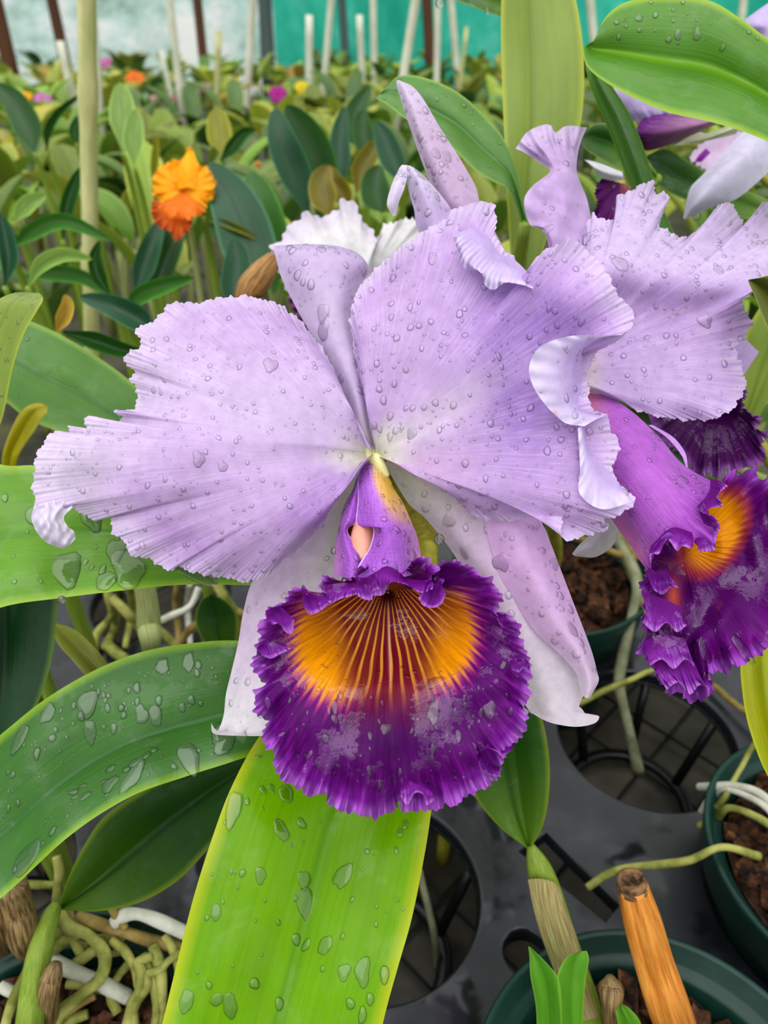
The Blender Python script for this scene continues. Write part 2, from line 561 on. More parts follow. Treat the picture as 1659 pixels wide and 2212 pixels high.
# ------------------------------------------------------------------ rain drops
def drops_on(mb, g, n, smin, smax, pw=2.6, big=0, bigr=0.002, sel=None, seed=3, flat=0.5, stretch=0.35):
    """domes of water standing on a grid surface, on the side the camera is on"""
    r = np.random.default_rng(seed)
    P = g['P']
    du = np.gradient(P, axis=1); dv = np.gradient(P, axis=0)
    Nn = np.cross(du, dv)
    ln = np.linalg.norm(Nn, axis=-1, keepdims=True)
    Nn = Nn / (ln + 1e-15)
    flip = np.sign(((CAM - P) * Nn).sum(-1, keepdims=True))
    Nn = Nn * np.where(flip == 0, 1, flip)
    area = ln[..., 0].copy()
    area[:2] = 0; area[-2:] = 0
    if not g['closed']:
        area[:, :2] = 0; area[:, -2:] = 0
    if sel is not None:
        area = area * sel(g['X'], g['Y'], g['R'], g['T'])
    pr = area.ravel() / area.sum()
    pick = r.choice(len(pr), size=n, p=pr)
    used = []
    K = 16
    ang = np.linspace(0, 2 * np.pi, K, endpoint=False)
    for q, i in enumerate(pick):
        iv, iu = divmod(int(i), P.shape[1])
        c, nn = P[iv, iu], Nn[iv, iu]
        s = bigr * (0.7 + 0.6 * r.random()) if q < big else smin + (smax - smin) * r.random() ** pw
        if any(np.linalg.norm(c - a) < (s + b) * 0.9 for a, b in used):
            continue
        used.append((c, s))
        down = np.array([0.0, 0.0, -1.0]); down = down - nn * (down @ nn)
        if np.linalg.norm(down) < 1e-4: down = np.array([1.0, 0, 0]) - nn * nn[0]
        down /= np.linalg.norm(down)
        side = np.cross(nn, down)
        st = 1 + stretch * r.random() * (1.5 if q < big else 1)
        ph = r.random(3) * 6.28
        irr = 1 + 0.09 * np.sin(2 * ang + ph[0]) + 0.07 * np.sin(3 * ang + ph[1]) + ((0.08 * np.sin(3 * ang + ph[2]) + 0.06 * np.sin(5 * ang + ph[0])) if q < big else 0)
        h = s * flat * (0.45 if q < big else 0.8 + 0.3 * r.random())
        V = []
        for rad, z in ((1.02, -0.25), (1.0, 0.12), (0.9, 0.48), (0.66, 0.8), (0.34, 0.96)):
            V.append(c + (np.cos(ang) * rad * irr * s * st)[:, None] * down + (np.sin(ang) * rad * irr * s)[:, None] * side + nn * z * h)
        V = np.concatenate(V + [(c + nn * h)[None]])
        F = []
        nrings = 5
        for k in range(nrings - 1):
            for j in range(K):
                F.append([k * K + j, k * K + (j + 1) % K, (k + 1) * K + (j + 1) % K, (k + 1) * K + j])
        top = nrings * K
        for j in range(K):
            F.append([(nrings - 1) * K + j, (nrings - 1) * K + (j + 1) % K, top, top])
        F = [f if f[2] != f[3] else f[:3] for f in F]
        q4 = np.array([f for f in F if len(f) == 4]); q3 = np.array([f for f in F if len(f) == 3])
        mb.add(V, q4)
        mb.f.append(q3 + (mb.n - len(V)))
    return mb


def droplets(jobs, label, **kw):
    mb = MB()
    for g, n, smin, smax, big, bigr, sel in jobs:
        drops_on(mb, g, n, smin, smax, big=big, bigr=bigr, sel=sel, seed=int(n * 7 + big), **kw)
    return tag(mb.build('water_droplets', M['water']), label, 'raindrops', kind='stuff')


def hanging_drop(x, y, d, rpx, label):
    s = rpx * d / FPX
    c = W(np.float64(x), np.float64(y), np.float64(d))
    mb = MB()
    prof = [(0.0, -1.0), (0.45, -0.9), (0.8, -0.6), (0.98, -0.15), (0.95, 0.25), (0.75, 0.65), (0.45, 0.95), (0.2, 1.15), (0.0, 1.25)]
    lathe(mb, [(a * s, b * s) for a, b in prof], c, 20)
    return tag(mb.build('water_drop', M['water']), label, 'water drop')


# ------------------------------------------------------------------ palettes
LAV = lin((200, 168, 219)); LAVD = lin((170, 126, 196)); LAVL = lin((220, 202, 234)); CREAM = lin((224, 224, 200)); WHT = lin((232, 222, 238))
PUR = lin((82, 3, 96)); PURD = lin((62, 2, 74)); PURL = lin((170, 92, 200)); YEL = lin((228, 150, 10)); MAR = lin((112, 22, 40)); GOLD = lin((222, 162, 60))


def n2d(X, Y, s, seed=0):
    r = np.random.default_rng(seed)
    o = np.zeros_like(X)
    for k in range(5):
        a, p = r.random() * 6.28, r.random() * 6.28
        f = (0.6 + r.random() * 0.9) / s
        o += np.sin((X * np.cos(a) + Y * np.sin(a)) * f * 6.28 + p)
    return o / 2.2


# ================================================================== MAIN BLOOM
D0 = 0.205
BASE = (806, 978)
bloom = empty('cattleya_bloom', (.035, .255, 0), 'big lavender orchid bloom facing the camera, its frilled purple lip holding two orange-yellow eyes', 'orchid flower')

# ---- petal on the picture's left side
lp = [(785, 958, .204), (765, 920, .206), (745, 860, .209), (720, 795, .212), (690, 745, .214), (650, 695, .215), (610, 662, .215), (565, 645, .214), (515, 639, .213), (465, 645, .211),
      (415, 655, .209), (370, 653, .209), (345, 682, .208), (318, 698, .208), (292, 715, .208), (305, 742, .207), (288, 757, .205), (267, 770, .205), (270, 787, .205), (292, 800, .206), (280, 820, .204),
      (295, 842, .205), (296, 868, .204), (278, 886, .201), (246, 887, .2), (260, 900, .202), (248, 918, .201), (235, 914, .2), (215, 920, .201), (200, 899, .199), (183, 906, .2), (186, 928, .2),
      (165, 926, .199), (146, 921, .199), (150, 940, .199), (120, 931, .198), (90, 960, .198), (77, 990, .198), (74, 1015, .197), (70, 1045, .197), (76, 1080, .196), (82, 1092, .196), (92, 1104, .196),
      (120, 1098, .197), (150, 1094, .198), (172, 1106, .199), (205, 1125, .199), (235, 1108, .201), (240, 1135, .198), (247, 1155, .198),
      (268, 1170, .199), (280, 1196, .197), (325, 1210, .198), (365, 1232, .197), (382, 1221, .2), (425, 1240, .199), (475, 1246, .201), (520, 1256, .2), (565, 1250, .201), (600, 1221, .203),
      (650, 1180, .203), (690, 1140, .204), (710, 1100, .205), (725, 1050, .206), (755, 1020, .206), (785, 995, .205)]
gLP = fan((808, 978, D0), lp, 80, 820, edge=5, belly=0.010, frill_px=3.5, frill_d=0.0018, freqs=(5, 9, 13), fp=6, seed=4,
          prof=lambda X, Y, R, T: 0.0010 * np.exp(-((T - 0.40) / 0.06) ** 2) * R ** 2 - 0.0014 * np.exp(-((T - 0.62) / 0.06) ** 2) * R ** 2 + 0.0013 * n2d(X, Y, 240, 3) * R)


def col_lp(X, Y, R, T):
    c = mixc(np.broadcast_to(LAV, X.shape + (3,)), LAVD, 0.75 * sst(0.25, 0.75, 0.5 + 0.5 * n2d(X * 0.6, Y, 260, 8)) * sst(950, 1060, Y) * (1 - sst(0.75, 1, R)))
    c = mixc(c, LAVL, 0.55 * np.exp(-((Y - (900 + 0.0004 * (X - 780) ** 2 * -1)) / 110.0) ** 2))  # soft highlight across the petal's middle, painted into its colour
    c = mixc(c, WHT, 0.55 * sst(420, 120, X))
    c = mixc(c, LAVL, 0.5 * sst(0.9, 1.0, R))
    return mixc(c, CREAM, sst(0.22, 0.03, R) * (0.45 + 0.5 * sst(935, 990, Y)))


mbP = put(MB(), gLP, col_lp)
hook = loft([[(78, 1070, .1975), (110, 1072, .197), (160, 1078, .1985)], [(73, 1095, .1962), (105, 1098, .1945), (158, 1096, .1975)], [(68, 1122, .1955), (100, 1125, .193), (138, 1116, .197)],
             [(84, 1156, .1955), (112, 1150, .193), (146, 1136, .1975)], [(108, 1176, .196), (128, 1168, .1945), (160, 1148, .199)], [(136, 1184, .197), (150, 1178, .1965), (163, 1164, .199)]], 30, 30, prof=lambda X, Y, v, u: 0.0006 * n2d(X, Y, 22, 3))
put(mbP, hook, lambda X, Y, R, T: mixc(np.broadcast_to(lin((222, 210, 236)), X.shape + (3,)), WHT, T))
mbP.build('petal', M['petal'], bloom)

# ---- dorsal sepal
ds = [[(591, 531, .226), (650, 527, .223), (720, 530, .222), (770, 545, .223), (801, 578, .227)],
      [(593, 545, .222), (650, 545, .216), (720, 550, .214), (775, 566, .217), (802, 584, .224)],
      [(608, 600, .220), (665, 602, .212), (735, 606, .212), (778, 620, .220)],
      [(632, 650, .219), (690, 652, .211), (735, 656, .211), (766, 668, .218)],
      [(662, 705, .217), (705, 704, .210), (740, 704, .210), (763, 705, .216)],
      [(716, 790, .213), (740, 787, .208), (762, 783, .208), (776, 780, .212)],
      [(748, 860, .210), (765, 857, .206), (778, 855, .206), (788, 852, .209)],
      [(766, 920, .207), (778, 918, .204), (790, 916, .204), (799, 914, .207)],
      [(782, 975, .206), (792, 979, .2035), (805, 979, .2035), (816, 972, .206)]]
gDS = loft(ds, 90, 40)


def col_sep(X, Y, R, T):
    c = mixc(np.broadcast_to(lin((226, 206, 240)), X.shape + (3,)), lin((206, 180, 228)), 0.6 * sst(0.55, 0.0, R))
    return mixc(c, CREAM, sst(0.78, 1.0, R) * 0.85)


put(MB(), gDS, col_sep).build('dorsal_sepal', M['sepal'], bloom)

# ---- petal on the picture's right side
rp = [(812, 962, .205), (798, 905, .206), (786, 850, .207), (768, 770, .208), (757, 700, .209), (761, 655, .209), (786, 608, .209), (815, 578, .209), (850, 546, .208), (880, 525, .207), (914, 500, .206), (950, 480, .205), (978, 455, .204),
      (1000, 445, .204), (1025, 437, .203), (1050, 437, .203), (1070, 446, .203), (1072, 480, .203), (1067, 502, .204), (1078, 520, .205), (1092, 543, .206), (1118, 563, .206), (1130, 590, .2), (1149, 588, .192), (1164, 551, .188), (1199, 531, .186),
      (1229, 516, .186), (1259, 531, .187), (1289, 560, .187), (1314, 590, .187), (1327, 622, .187), (1336, 640, .188), (1354, 652, .189), (1369, 685, .19), (1359, 715, .19), (1329, 738, .191), (1295, 752, .192), (1276, 790, .193),
      (1270, 840, .194), (1283, 885, .194), (1310, 897, .193), (1322, 930, .192), (1339, 970, .191), (1322, 1015, .192), (1345, 1050, .19), (1373, 1086, .189), (1329, 1116, .19), (1307, 1122, .191), (1313, 1142, .19), (1239, 1165, .191), (1215, 1160, .192),
      (1214, 1120, .195), (1206, 1087, .198), (1180, 1098, .199), (1164, 1112, .2), (1109, 1124, .2), (1049, 1122, .201), (1014, 1106, .202), (994, 1074, .203), (984, 1045, .204), (940, 1035, .206), (890, 1018, .207), (845, 998, .206)]
gRP = fan((812, 982, D0), rp, 90, 860, edge=6, belly=0.006, frill_px=3.5, frill_d=0.0020, freqs=(6, 10, 15), fp=6, seed=9,
          prof=lambda X, Y, R, T: 0.006 * np.exp(-(((X - 1120) / 70) ** 2 + ((Y - 760) / 190) ** 2)) * 1.0 + 0.0010 * n2d(X, Y, 200, 5) * R
          - 0.003 * np.exp(-(((X - 1230) / 70) ** 2 + ((Y - 640) / 70) ** 2)))


def col_rp(X, Y, R, T):
    c = np.broadcast_to(LAV, X.shape + (3,))
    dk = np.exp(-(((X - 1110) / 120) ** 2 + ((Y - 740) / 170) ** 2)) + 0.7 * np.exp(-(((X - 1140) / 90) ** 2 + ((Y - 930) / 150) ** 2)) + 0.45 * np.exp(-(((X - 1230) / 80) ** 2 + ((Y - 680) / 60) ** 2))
    c = mixc(c, lin((170, 134, 206)), np.clip(0.85 * dk, 0, 0.9))  # shade towards the petal's centre-right, painted into its colour
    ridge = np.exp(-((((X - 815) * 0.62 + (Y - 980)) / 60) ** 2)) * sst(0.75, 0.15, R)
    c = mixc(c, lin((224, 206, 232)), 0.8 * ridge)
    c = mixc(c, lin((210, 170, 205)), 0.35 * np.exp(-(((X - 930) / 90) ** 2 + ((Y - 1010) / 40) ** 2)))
    c = mixc(c, LAVL, 0.75 * sst(0.9, 1.0, R))
    return mixc(c, CREAM, sst(0.2, 0.02, R) * 0.9)


def col_flap(X, Y, R, T):
    c = mixc(np.broadcast_to(lin((196, 172, 222)), X.shape + (3,)), lin((226, 216, 242)), sst(0.1, 1.0, R))
    return mixc(c, lin((186, 140, 120)), 0.6 * np.exp(-(((X - 1197) / 10) ** 2 + ((Y - 893) / 10) ** 2)))


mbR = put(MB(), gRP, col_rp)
flA = loft([[(1020, 486, .202), (1062, 512, .203), (1090, 545, .203), (1122, 570, .203), (1150, 600, .2)], [(1000, 500, .196), (1040, 535, .196), (1070, 565, .197), (1105, 585, .197), (1150, 612, .194)],
            [(984, 508, .193), (1010, 560, .193), (1045, 590, .193), (1085, 605, .193), (1152, 622, .190)], [(978, 514, .195), (990, 545, .195), (1003, 578, .195), (1042, 588, .194), (1046, 614, .194), (1066, 626, .194), (1092, 611, .193), (1128, 607, .192), (1154, 630, .19)]],
           16, 90, wave=0.0016, freqs=(6, 11, 19))
flB = loft([[(1360, 712, .189), (1300, 735, .19), (1262, 765, .191), (1256, 830, .192), (1266, 882, .192), (1312, 898, .191)],
            [(1345, 722, .185), (1260, 736, .184), (1215, 780, .185), (1212, 840, .186), (1232, 885, .188), (1290, 905, .189)],
            [(1340, 724, .183), (1230, 726, .182), (1164, 752, .182), (1143, 795, .183), (1152, 835, .184), (1176, 872, .185), (1200, 897, .186), (1224, 915, .187), (1262, 921, .188)]], 20, 90, wave=0.0005, freqs=(4, 7, 11))
flC = loft([[(1345, 1055, .1905), (1300, 1000, .192), (1270, 955, .192), (1262, 915, .192)], [(1350, 1068, .187), (1300, 1060, .187), (1268, 1000, .188), (1256, 920, .189)],
            [(1366, 1084, .186), (1300, 1100, .186), (1252, 1066, .187), (1253, 1010, .187), (1248, 925, .188)]], 14, 60, wave=0.001)
for f in (flA, flB, flC):
    put(mbR, f, col_flap)
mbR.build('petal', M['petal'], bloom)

# ---- lateral sepals
ls = [[(752, 1000, .212), (775, 1000, .210), (795, 1005, .211)], [(690, 1090, .218), (730, 1080, .214), (775, 1090, .214)], [(600, 1190, .222), (660, 1190, .216), (760, 1200, .214)],
      [(547, 1252, .223), (610, 1260, .216), (730, 1270, .213)], [(526, 1320, .222), (600, 1330, .214), (720, 1340, .212)], [(515, 1385, .221), (590, 1400, .213), (710, 1410, .212)],
      [(500, 1450, .220), (570, 1470, .212), (690, 1480, .212)], [(488, 1500, .219), (550, 1520, .211), (670, 1530, .212)], [(483, 1545, .217), (540, 1560, .210), (640, 1560, .212)],
      [(470, 1578, .213), (530, 1580, .208), (620, 1580, .212)], [(456, 1562, .209), (461, 1584, .207), (500, 1589, .207), (560, 1590, .209), (610, 1588, .212)]]
gLS = loft(ls, 90, 40)


def col_ls(X, Y, R, T):
    c = mixc(np.broadcast_to(lin((238, 214, 246)), X.shape + (3,)), lin((246, 236, 250)), sst(0.45, 0.8, R))
    c = mixc(c, lin((206, 206, 190)), 0.75 * np.exp(-((T - 0.72) / 0.25) ** 2) * sst(0.55, 0.1, R))
    return mixc(c, lin((210, 212, 190)), sst(0.22, 0.0, R) * 0.7)


put(MB(), gLS, col_ls).build('lateral_sepal', M['sepal'], bloom)
rs = [[(830, 1000, .210), (842, 992, .2085), (856, 1000, .210)], [(858, 1050, .213), (890, 1030, .209), (960, 1040, .211)], [(886, 1092, .215), (940, 1085, .210), (1040, 1090, .212)],
      [(915, 1116, .216), (990, 1130, .210), (1110, 1115, .214)], [(946, 1152, .218), (1030, 1180, .210), (1168, 1130, .216)], [(985, 1205, .219), (1070, 1240, .209), (1192, 1180, .216)],
      [(1010, 1270, .220), (1100, 1310, .209), (1220, 1255, .216)], [(1050, 1350, .220), (1130, 1380, .209), (1250, 1342, .216)], [(1085, 1430, .219), (1160, 1440, .209), (1270, 1420, .215)],
      [(1115, 1490, .217), (1190, 1500, .208), (1268, 1480, .213)], [(1144, 1537, .214), (1195, 1540, .207), (1252, 1522, .210)],
      [(1146, 1538, .213), (1168, 1552, .208), (1196, 1563, .206), (1245, 1570, .205), (1285, 1562, .205), (1294, 1546, .206), (1271, 1548, .207), (1256, 1530, .209)]]
gRS = loft(rs, 100, 44)
rl = [[(1045, 1120, .2105), (1100, 1105, .206), (1168, 1122, .211)], [(1060, 1180, .209), (1120, 1160, .2045), (1190, 1175, .2105)], [(1080, 1242, .2085), (1145, 1220, .2035), (1219, 1250, .210)],
      [(1110, 1292, .2085), (1175, 1280, .203), (1238, 1300, .2095)], [(1154, 1362, .208), (1205, 1345, .203), (1262, 1362, .209)], [(1208, 1412, .2075), (1245, 1400, .203), (1280, 1412, .208)],
      [(1242, 1450, .2065), (1268, 1445, .203), (1290, 1452, .207)], [(1252, 1480, .206), (1275, 1480, .203), (1293, 1472, .206)], [(1256, 1502, .206), (1268, 1508, .204), (1276, 1505, .206)]]
gRL = loft(rl, 80, 26)


def col_rs(X, Y, R, T):
    c = mixc(np.broadcast_to(lin((242, 216, 248)), X.shape + (3,)), lin((248, 236, 250)), sst(0.4, 0.8, R))
    return mixc(c, lin((216, 218, 196)), sst(0.4, 0.05, R) * 0.8)


def col_rl(X, Y, R, T):
    return mixc(np.broadcast_to(lin((240, 204, 248)), X.shape + (3,)), lin((248, 230, 252)), sst(0.3, 0.95, R))


mb = put(MB(), gRS, col_rs)
put(mb, gRL, col_rl)
mb.build('lateral_sepal', M['sepal'], bloom)

# ---- column (peach, seen through the opening of the lip tube) and the pale neck where everything meets
mb = MB()
tube(mb, [W(803, 1050, .2010), W(797, 1100, .1985), W(785, 1160, .195), W(782, 1215, .193)], [.0010, .0026, .0034, .0036], 20)
mcol = mat_mix('column_flesh', (206, 140, 120), (222, 160, 140), (90, 90), rough=0.45, bump=0.1)
mb.build('column', mcol, bloom)
mb = MB()
tube(mb, [W(796, 960, .2055), W(804, 984, .2032), W(816, 1000, .2018), W(834, 1030, .2030)], [.0010, .0017, .0019, .0012], 16)
mb.build('neck', mat_mix('neck_green', (206, 208, 150), (226, 222, 160), (80, 80), rough=0.4, bump=0.1), bloom)

# ---- lip: blade, its tube of two overlapping sides, and curled frill lobes
lip = [(775, 1225, .186), (800, 1217, .185), (815, 1210, .184), (834, 1209, .184), (855, 1227, .1855), (876, 1242, .187), (888, 1212, .184), (911, 1201, .183), (947, 1227, .182), (930, 1250, .184), (922, 1272, .186), (948, 1285, .187), (958, 1248, .183),
       (952, 1218, .182), (983, 1209, .180), (1019, 1227, .179), (1055, 1247, .178), (1075, 1273, .178), (1088, 1293, .177), (1073, 1318, .179), (1078, 1330, .179), (1101, 1322, .177), (1119, 1350, .176), (1126, 1375, .176), (1142, 1421, .175),
       (1147, 1452, .175), (1145, 1483, .175), (1137, 1524, .174), (1141, 1545, .174), (1131, 1585, .173), (1111, 1606, .173), (1086, 1632, .173), (1086, 1662, .172), (1055, 1698, .172), (1014, 1719, .172), (988, 1734, .172), (957, 1747, .172),
       (927, 1749, .172), (875, 1755, .171), (860, 1735, .173), (840, 1760, .171), (804, 1765, .171), (757, 1757, .171), (716, 1742, .172), (706, 1724, .173), (676, 1716, .172), (665, 1718, .172), (645, 1706, .173), (609, 1683, .173), (594, 1662, .174), (586, 1622, .174),
       (565, 1596, .175), (566, 1580, .175), (583, 1555, .177), (553, 1545, .175), (550, 1498, .176), (568, 1483, .178), (545, 1437, .177), (553, 1401, .178), (560, 1370, .178), (561, 1345, .178), (583, 1314, .179), (609, 1304, .180), (624, 1278, .180),
       (655, 1270, .181), (666, 1290, .183), (690, 1302, .186), (703, 1282, .185), (686, 1263, .182), (706, 1243, .182), (737, 1260, .184), (757, 1245, .184), (766, 1250, .186)]
LIPC = (838, 1278)


def lip_prof(X, Y, R, T):
    low = sst(1330, 1500, Y)
    z = -0.0075 * np.sin(np.pi * np.clip(R, 0, 1)) * low
    z = z + 0.0035 * np.exp(-((X - 850) / 30.0) ** 2) * sst(1380, 1600, Y) * R * 0.8
    z = z - 0.0012 * n2d(X, Y, 150, 12) * R * low
    z = z + 0.0055 * np.exp(-((R - 0.42) / 0.25) ** 2) * sst(1500, 1380, Y) * sst(1280, 1330, Y)
    return z


gLIP = fan((LIPC[0], LIPC[1], .200), lip, 130, 1100, closed=True, belly=0.0, bpow=0.75, frill_px=6, frill_d=0.0030, freqs=(17, 29, 43), fp=13, ffreqs=(84, 121, 160), seed=21, prof=lip_prof, rstart=0.004, fine=0.6, smooth=0.015, edge=9, dsm=0.02)


def col_lip(X, Y, R, T):
    a = np.arctan2(X - LIPC[0], Y - LIPC[1] + 40)          # 0 = straight down
    rr = np.hypot(X - LIPC[0], Y - LIPC[1])
    st = 0.5 + 0.5 * n2d(a * 300, R * 60, 8, 5)
    c = mixc(np.broadcast_to(PUR, X.shape + (3,)), lin((124, 20, 138)), 0.5 * sst(0.35, 0.9, st) * sst(0.6, 0.97, R))
    c = mixc(c, PURD, 0.6 * np.exp(-((X - 840) / 90.0) ** 2) * sst(1480, 1560, Y) * sst(1720, 1600, Y))
    # two golden eyes
    e1 = np.hypot((X - 728) / 100.0, (Y - 1392) / 128.0)
    e2 = np.hypot((X - 948) / 84.0, (Y - 1375) / 112.0)
    fray = 0.10 * np.sin(a * 95) + 0.06 * np.sin(a * 161 + 1)
    halo = sst(1.30, 0.95, np.minimum(e1, e2) + fray)
    cen = np.hypot((X - 838) / 150.0, (Y - 1350) / 175.0)
    mw = sst(1.12, 0.72, cen + 0.5 * fray)
    c = mixc(c, lin((150, 40, 120)), 0.8 * halo)
    c = mixc(c, lin((122, 14, 60)), 0.95 * mw)
    eye = sst(1.10, 0.72, np.minimum(e1, e2) + 0.8 * fray)
    c = mixc(c, YEL, eye)
    # maroon stripes in the middle of the throat
    mid = sst(125, 60, np.abs(X - 838)) * sst(1610, 1450, Y) + sst(1420, 1290, Y) * sst(200, 120, np.abs(X - 838)) * 0.8
    mid = np.clip(mid, 0, 1)
    c = mixc(c, MAR, mid * 0.92)
    lines = sst(0.35, 0.9, np.sin(a * 60 + 0.5 * np.sin(rr / 34.0 + 3 * a) + 0.25 * np.sin(rr / 15.0 + 11 * a)))
    c = mixc(c, GOLD, np.clip(lines * np.maximum(mid, 0.6 * mw * (1 - eye)) * sst(1560, 1400, Y), 0, 1) * 0.85)
    c = mixc(c, MAR, 0.35 * (1 - lines) * eye * sst(150, 60, np.abs(X - 838)))
    c = mixc(c, lin((214, 170, 150)), 0.6 * np.exp(-(((X - 838 - (Y - 1300) * 0.03) / 2.5) ** 2)) * sst(1500, 1440, Y))
    # throat seen above is deep purple, rim pale
    c = mixc(c, PUR, sst(1300, 1268, Y + 0.00045 * (X - 838) ** 2) * sst(0.2, 0.5, R))
    rim = sst(0.93, 0.995, R)
    c = mixc(c, MAR * .35, sst(0.10, 0.02, R))
    c = mixc(c, lin((132, 40, 160)), 0.6 * sst(0.86, 0.95, R))
    return mixc(c, lin((182, 108, 208)), rim * 0.9)


mbL = put(MB(), gLIP, col_lip)


def col_curl(X, Y, R, T):
    c = mixc(np.broadcast_to(lin((104, 16, 122)), X.shape + (3,)), lin((136, 48, 162)), sst(0.2, 0.75, R))
    return mixc(c, lin((190, 124, 214)), sst(0.74, 0.95, R))


def q5(pts, d):
    return [(450 + x * .5124, 1150 + y * .5124, d + dz * 1e-3) for x, y, dz in pts]


curls = [
    ([(700, 150, 0), (760, 130, 0), (830, 190, 0), (880, 200, 0), (940, 200, 0)], [(690, 200, -2), (750, 190, -3), (820, 215, -3), (880, 235, -3), (950, 215, -2)], [(690, 268, -2), (740, 262, -2), (762, 216, -3), (830, 214, -3), (892, 255, -4), (945, 240, -3)], .1845),
    ([(925, 195, 0), (955, 215, 0), (985, 205, 0)], [(905, 250, -4), (950, 285, -1), (990, 235, -4)], [(885, 275, -4), (905, 308, -5), (950, 318, -4), (985, 300, -5), (1000, 262, -4)], .1835),
    ([(620, 185, 0), (660, 190, 0), (700, 170, 0)], [(625, 225, -3), (665, 235, 0), (705, 200, -3)], [(628, 268, -3), (655, 282, -5), (690, 284, -4), (695, 250, -2), (722, 240, -4)], .1835),
    ([(470, 225, 0), (540, 215, 0), (620, 210, 0)], [(490, 270, -3), (560, 250, -2), (625, 235, -3)], [(460, 300, -3), (500, 310, -4), (560, 280, -3), (630, 262, -3)], .1835),
    ([(400, 235, 0), (440, 260, 0), (490, 250, 0)], [(395, 290, -4), (440, 300, 0), (500, 280, -4)], [(405, 320, -4), (430, 346, -5), (475, 330, -4), (520, 290, -4)], .1815),
    ([(240, 330, 0), (290, 310, 0), (330, 330, 0)], [(250, 370, -4), (300, 355, 0), (350, 360, -4)], [(270, 390, -4), (300, 385, -5), (325, 420, -5), (355, 425, -4), (362, 370, -4)], .179),
    ([(200, 480, 0), (260, 460, 0), (320, 470, 0)], [(215, 500, -4), (270, 490, -1), (335, 480, -3)], [(225, 515, -4), (260, 532, -4), (300, 515, -4), (350, 490, -3)], .177),
    ([(1190, 860, 0), (1240, 880, 0), (1290, 890, 0)], [(1170, 900, -3), (1230, 910, 0), (1280, 920, -3)], [(1140, 925, -4), (1180, 910, -4), (1215, 925, -5), (1240, 945, -4), (1275, 920, -3)], .1735),
    ([(1150, 920, 0), (1170, 960, 0), (1230, 990, 0)], [(1145, 950, -4), (1165, 990, -1), (1225, 1010, -3)], [(1140, 965, -4), (1150, 1000, -5), (1190, 1025, -4), (1235, 1030, -3)], .1735),
    ([(805, 1060, 0), (860, 1040, 0), (940, 1070, 0)], [(810, 1090, -4), (870, 1070, -1), (945, 1100, -4)], [(808, 1110, -4), (840, 1150, -5), (870, 1100, -3), (905, 1105, -5), (920, 1150, -4), (950, 1130, -3)], .1725),
    ([(1250, 350, 0), (1270, 385, 0), (1310, 400, 0)], [(1230, 370, -4), (1255, 400, -1), (1300, 415, -3)], [(1215, 360, -4), (1235, 395, -5), (1265, 410, -4), (1310, 425, -3)], .1765),
    ([(1270, 540, 0), (1310, 530, 0), (1350, 540, 0)], [(1275, 565, -3), (1315, 555, 0), (1355, 560, -3)], [(1280, 580, -4), (1310, 590, -4), (1330, 572, -3), (1358, 585, -3)], .1745)]
for a, b, c, d in curls:
    put(mbL, loft([q5(a, d), q5(b, d), q5(c, d)], 18, 70, wave=0.0010, freqs=(4, 9, 15), seed=int(d * 1e5) % 91), col_curl)
mbL.build('lip', M['lip'], bloom)


def q6(pts):
    return [(660 + x * 300 / 1659, 940 + y * 300 / 1659, d) for x, y, d in pts]


# the side that lies in front (its edge runs from the tip down past the opening)
tr_ = [q6([(725, 315, .2035), (790, 330, .2015), (860, 360, .202), (960, 420, .2045)]), q6([(650, 420, .2015), (780, 450, .1975), (900, 490, .198), (1010, 530, .2035)]),
       q6([(622, 560, .1995), (780, 600, .1945), (950, 640, .1955), (1070, 660, .203)]), q6([(622, 780, .1970), (800, 800, .1905), (1000, 820, .192), (1165, 810, .2025)]),
       q6([(600, 1030, .1945), (850, 1000, .1875), (1080, 1000, .190), (1250, 1000, .202)]), q6([(655, 1095, .193), (850, 1090, .1865), (1100, 1090, .189), (1285, 1090, .2015)]),
       q6([(795, 1100, .1910), (930, 1120, .186), (1130, 1130, .1885), (1305, 1130, .2013)]), q6([(800, 1220, .1905), (950, 1230, .1855), (1150, 1240, .188), (1340, 1230, .201)]),
       q6([(750, 1370, .190), (930, 1380, .185), (1150, 1380, .1875), (1365, 1360, .200)]), q6([(690, 1460, .1890), (900, 1480, .1845), (1150, 1480, .1865), (1380, 1450, .199)]),
       q6([(615, 1600, .1875), (850, 1620, .1835), (1150, 1620, .1855), (1400, 1540, .197)]), q6([(585, 1720, .1865), (800, 1740, .183), (1150, 1700, .1845), (1420, 1620, .195)])]
gT1 = loft(tr_, 110, 70)
tl_ = [q6([(725, 315, .2037), (722, 318, .2038), (715, 325, .2045)]), q6([(655, 425, .2020), (630, 470, .2015), (610, 520, .2045)]), q6([(628, 560, .2000), (600, 600, .1990), (560, 660, .2035)]),
       q6([(628, 780, .1976), (560, 790, .1960), (478, 800, .2025)]), q6([(606, 1030, .1952), (500, 1000, .1935), (425, 960, .2012)]), q6([(520, 1100, .1945), (460, 1090, .193), (398, 1090, .2008)]),
       q6([(510, 1170, .1938), (450, 1180, .1925), (378, 1180, .2003)]), q6([(600, 1310, .1925), (480, 1320, .191), (352, 1320, .1995)]), q6([(700, 1445, .1905), (520, 1450, .1892), (345, 1450, .1985)]),
       q6([(700, 1600, .1895), (520, 1600, .188), (342, 1560, .197)]), q6([(690, 1720, .1885), (520, 1710, .187), (340, 1670, .196)])]
gT2 = loft(tl_, 110, 40)


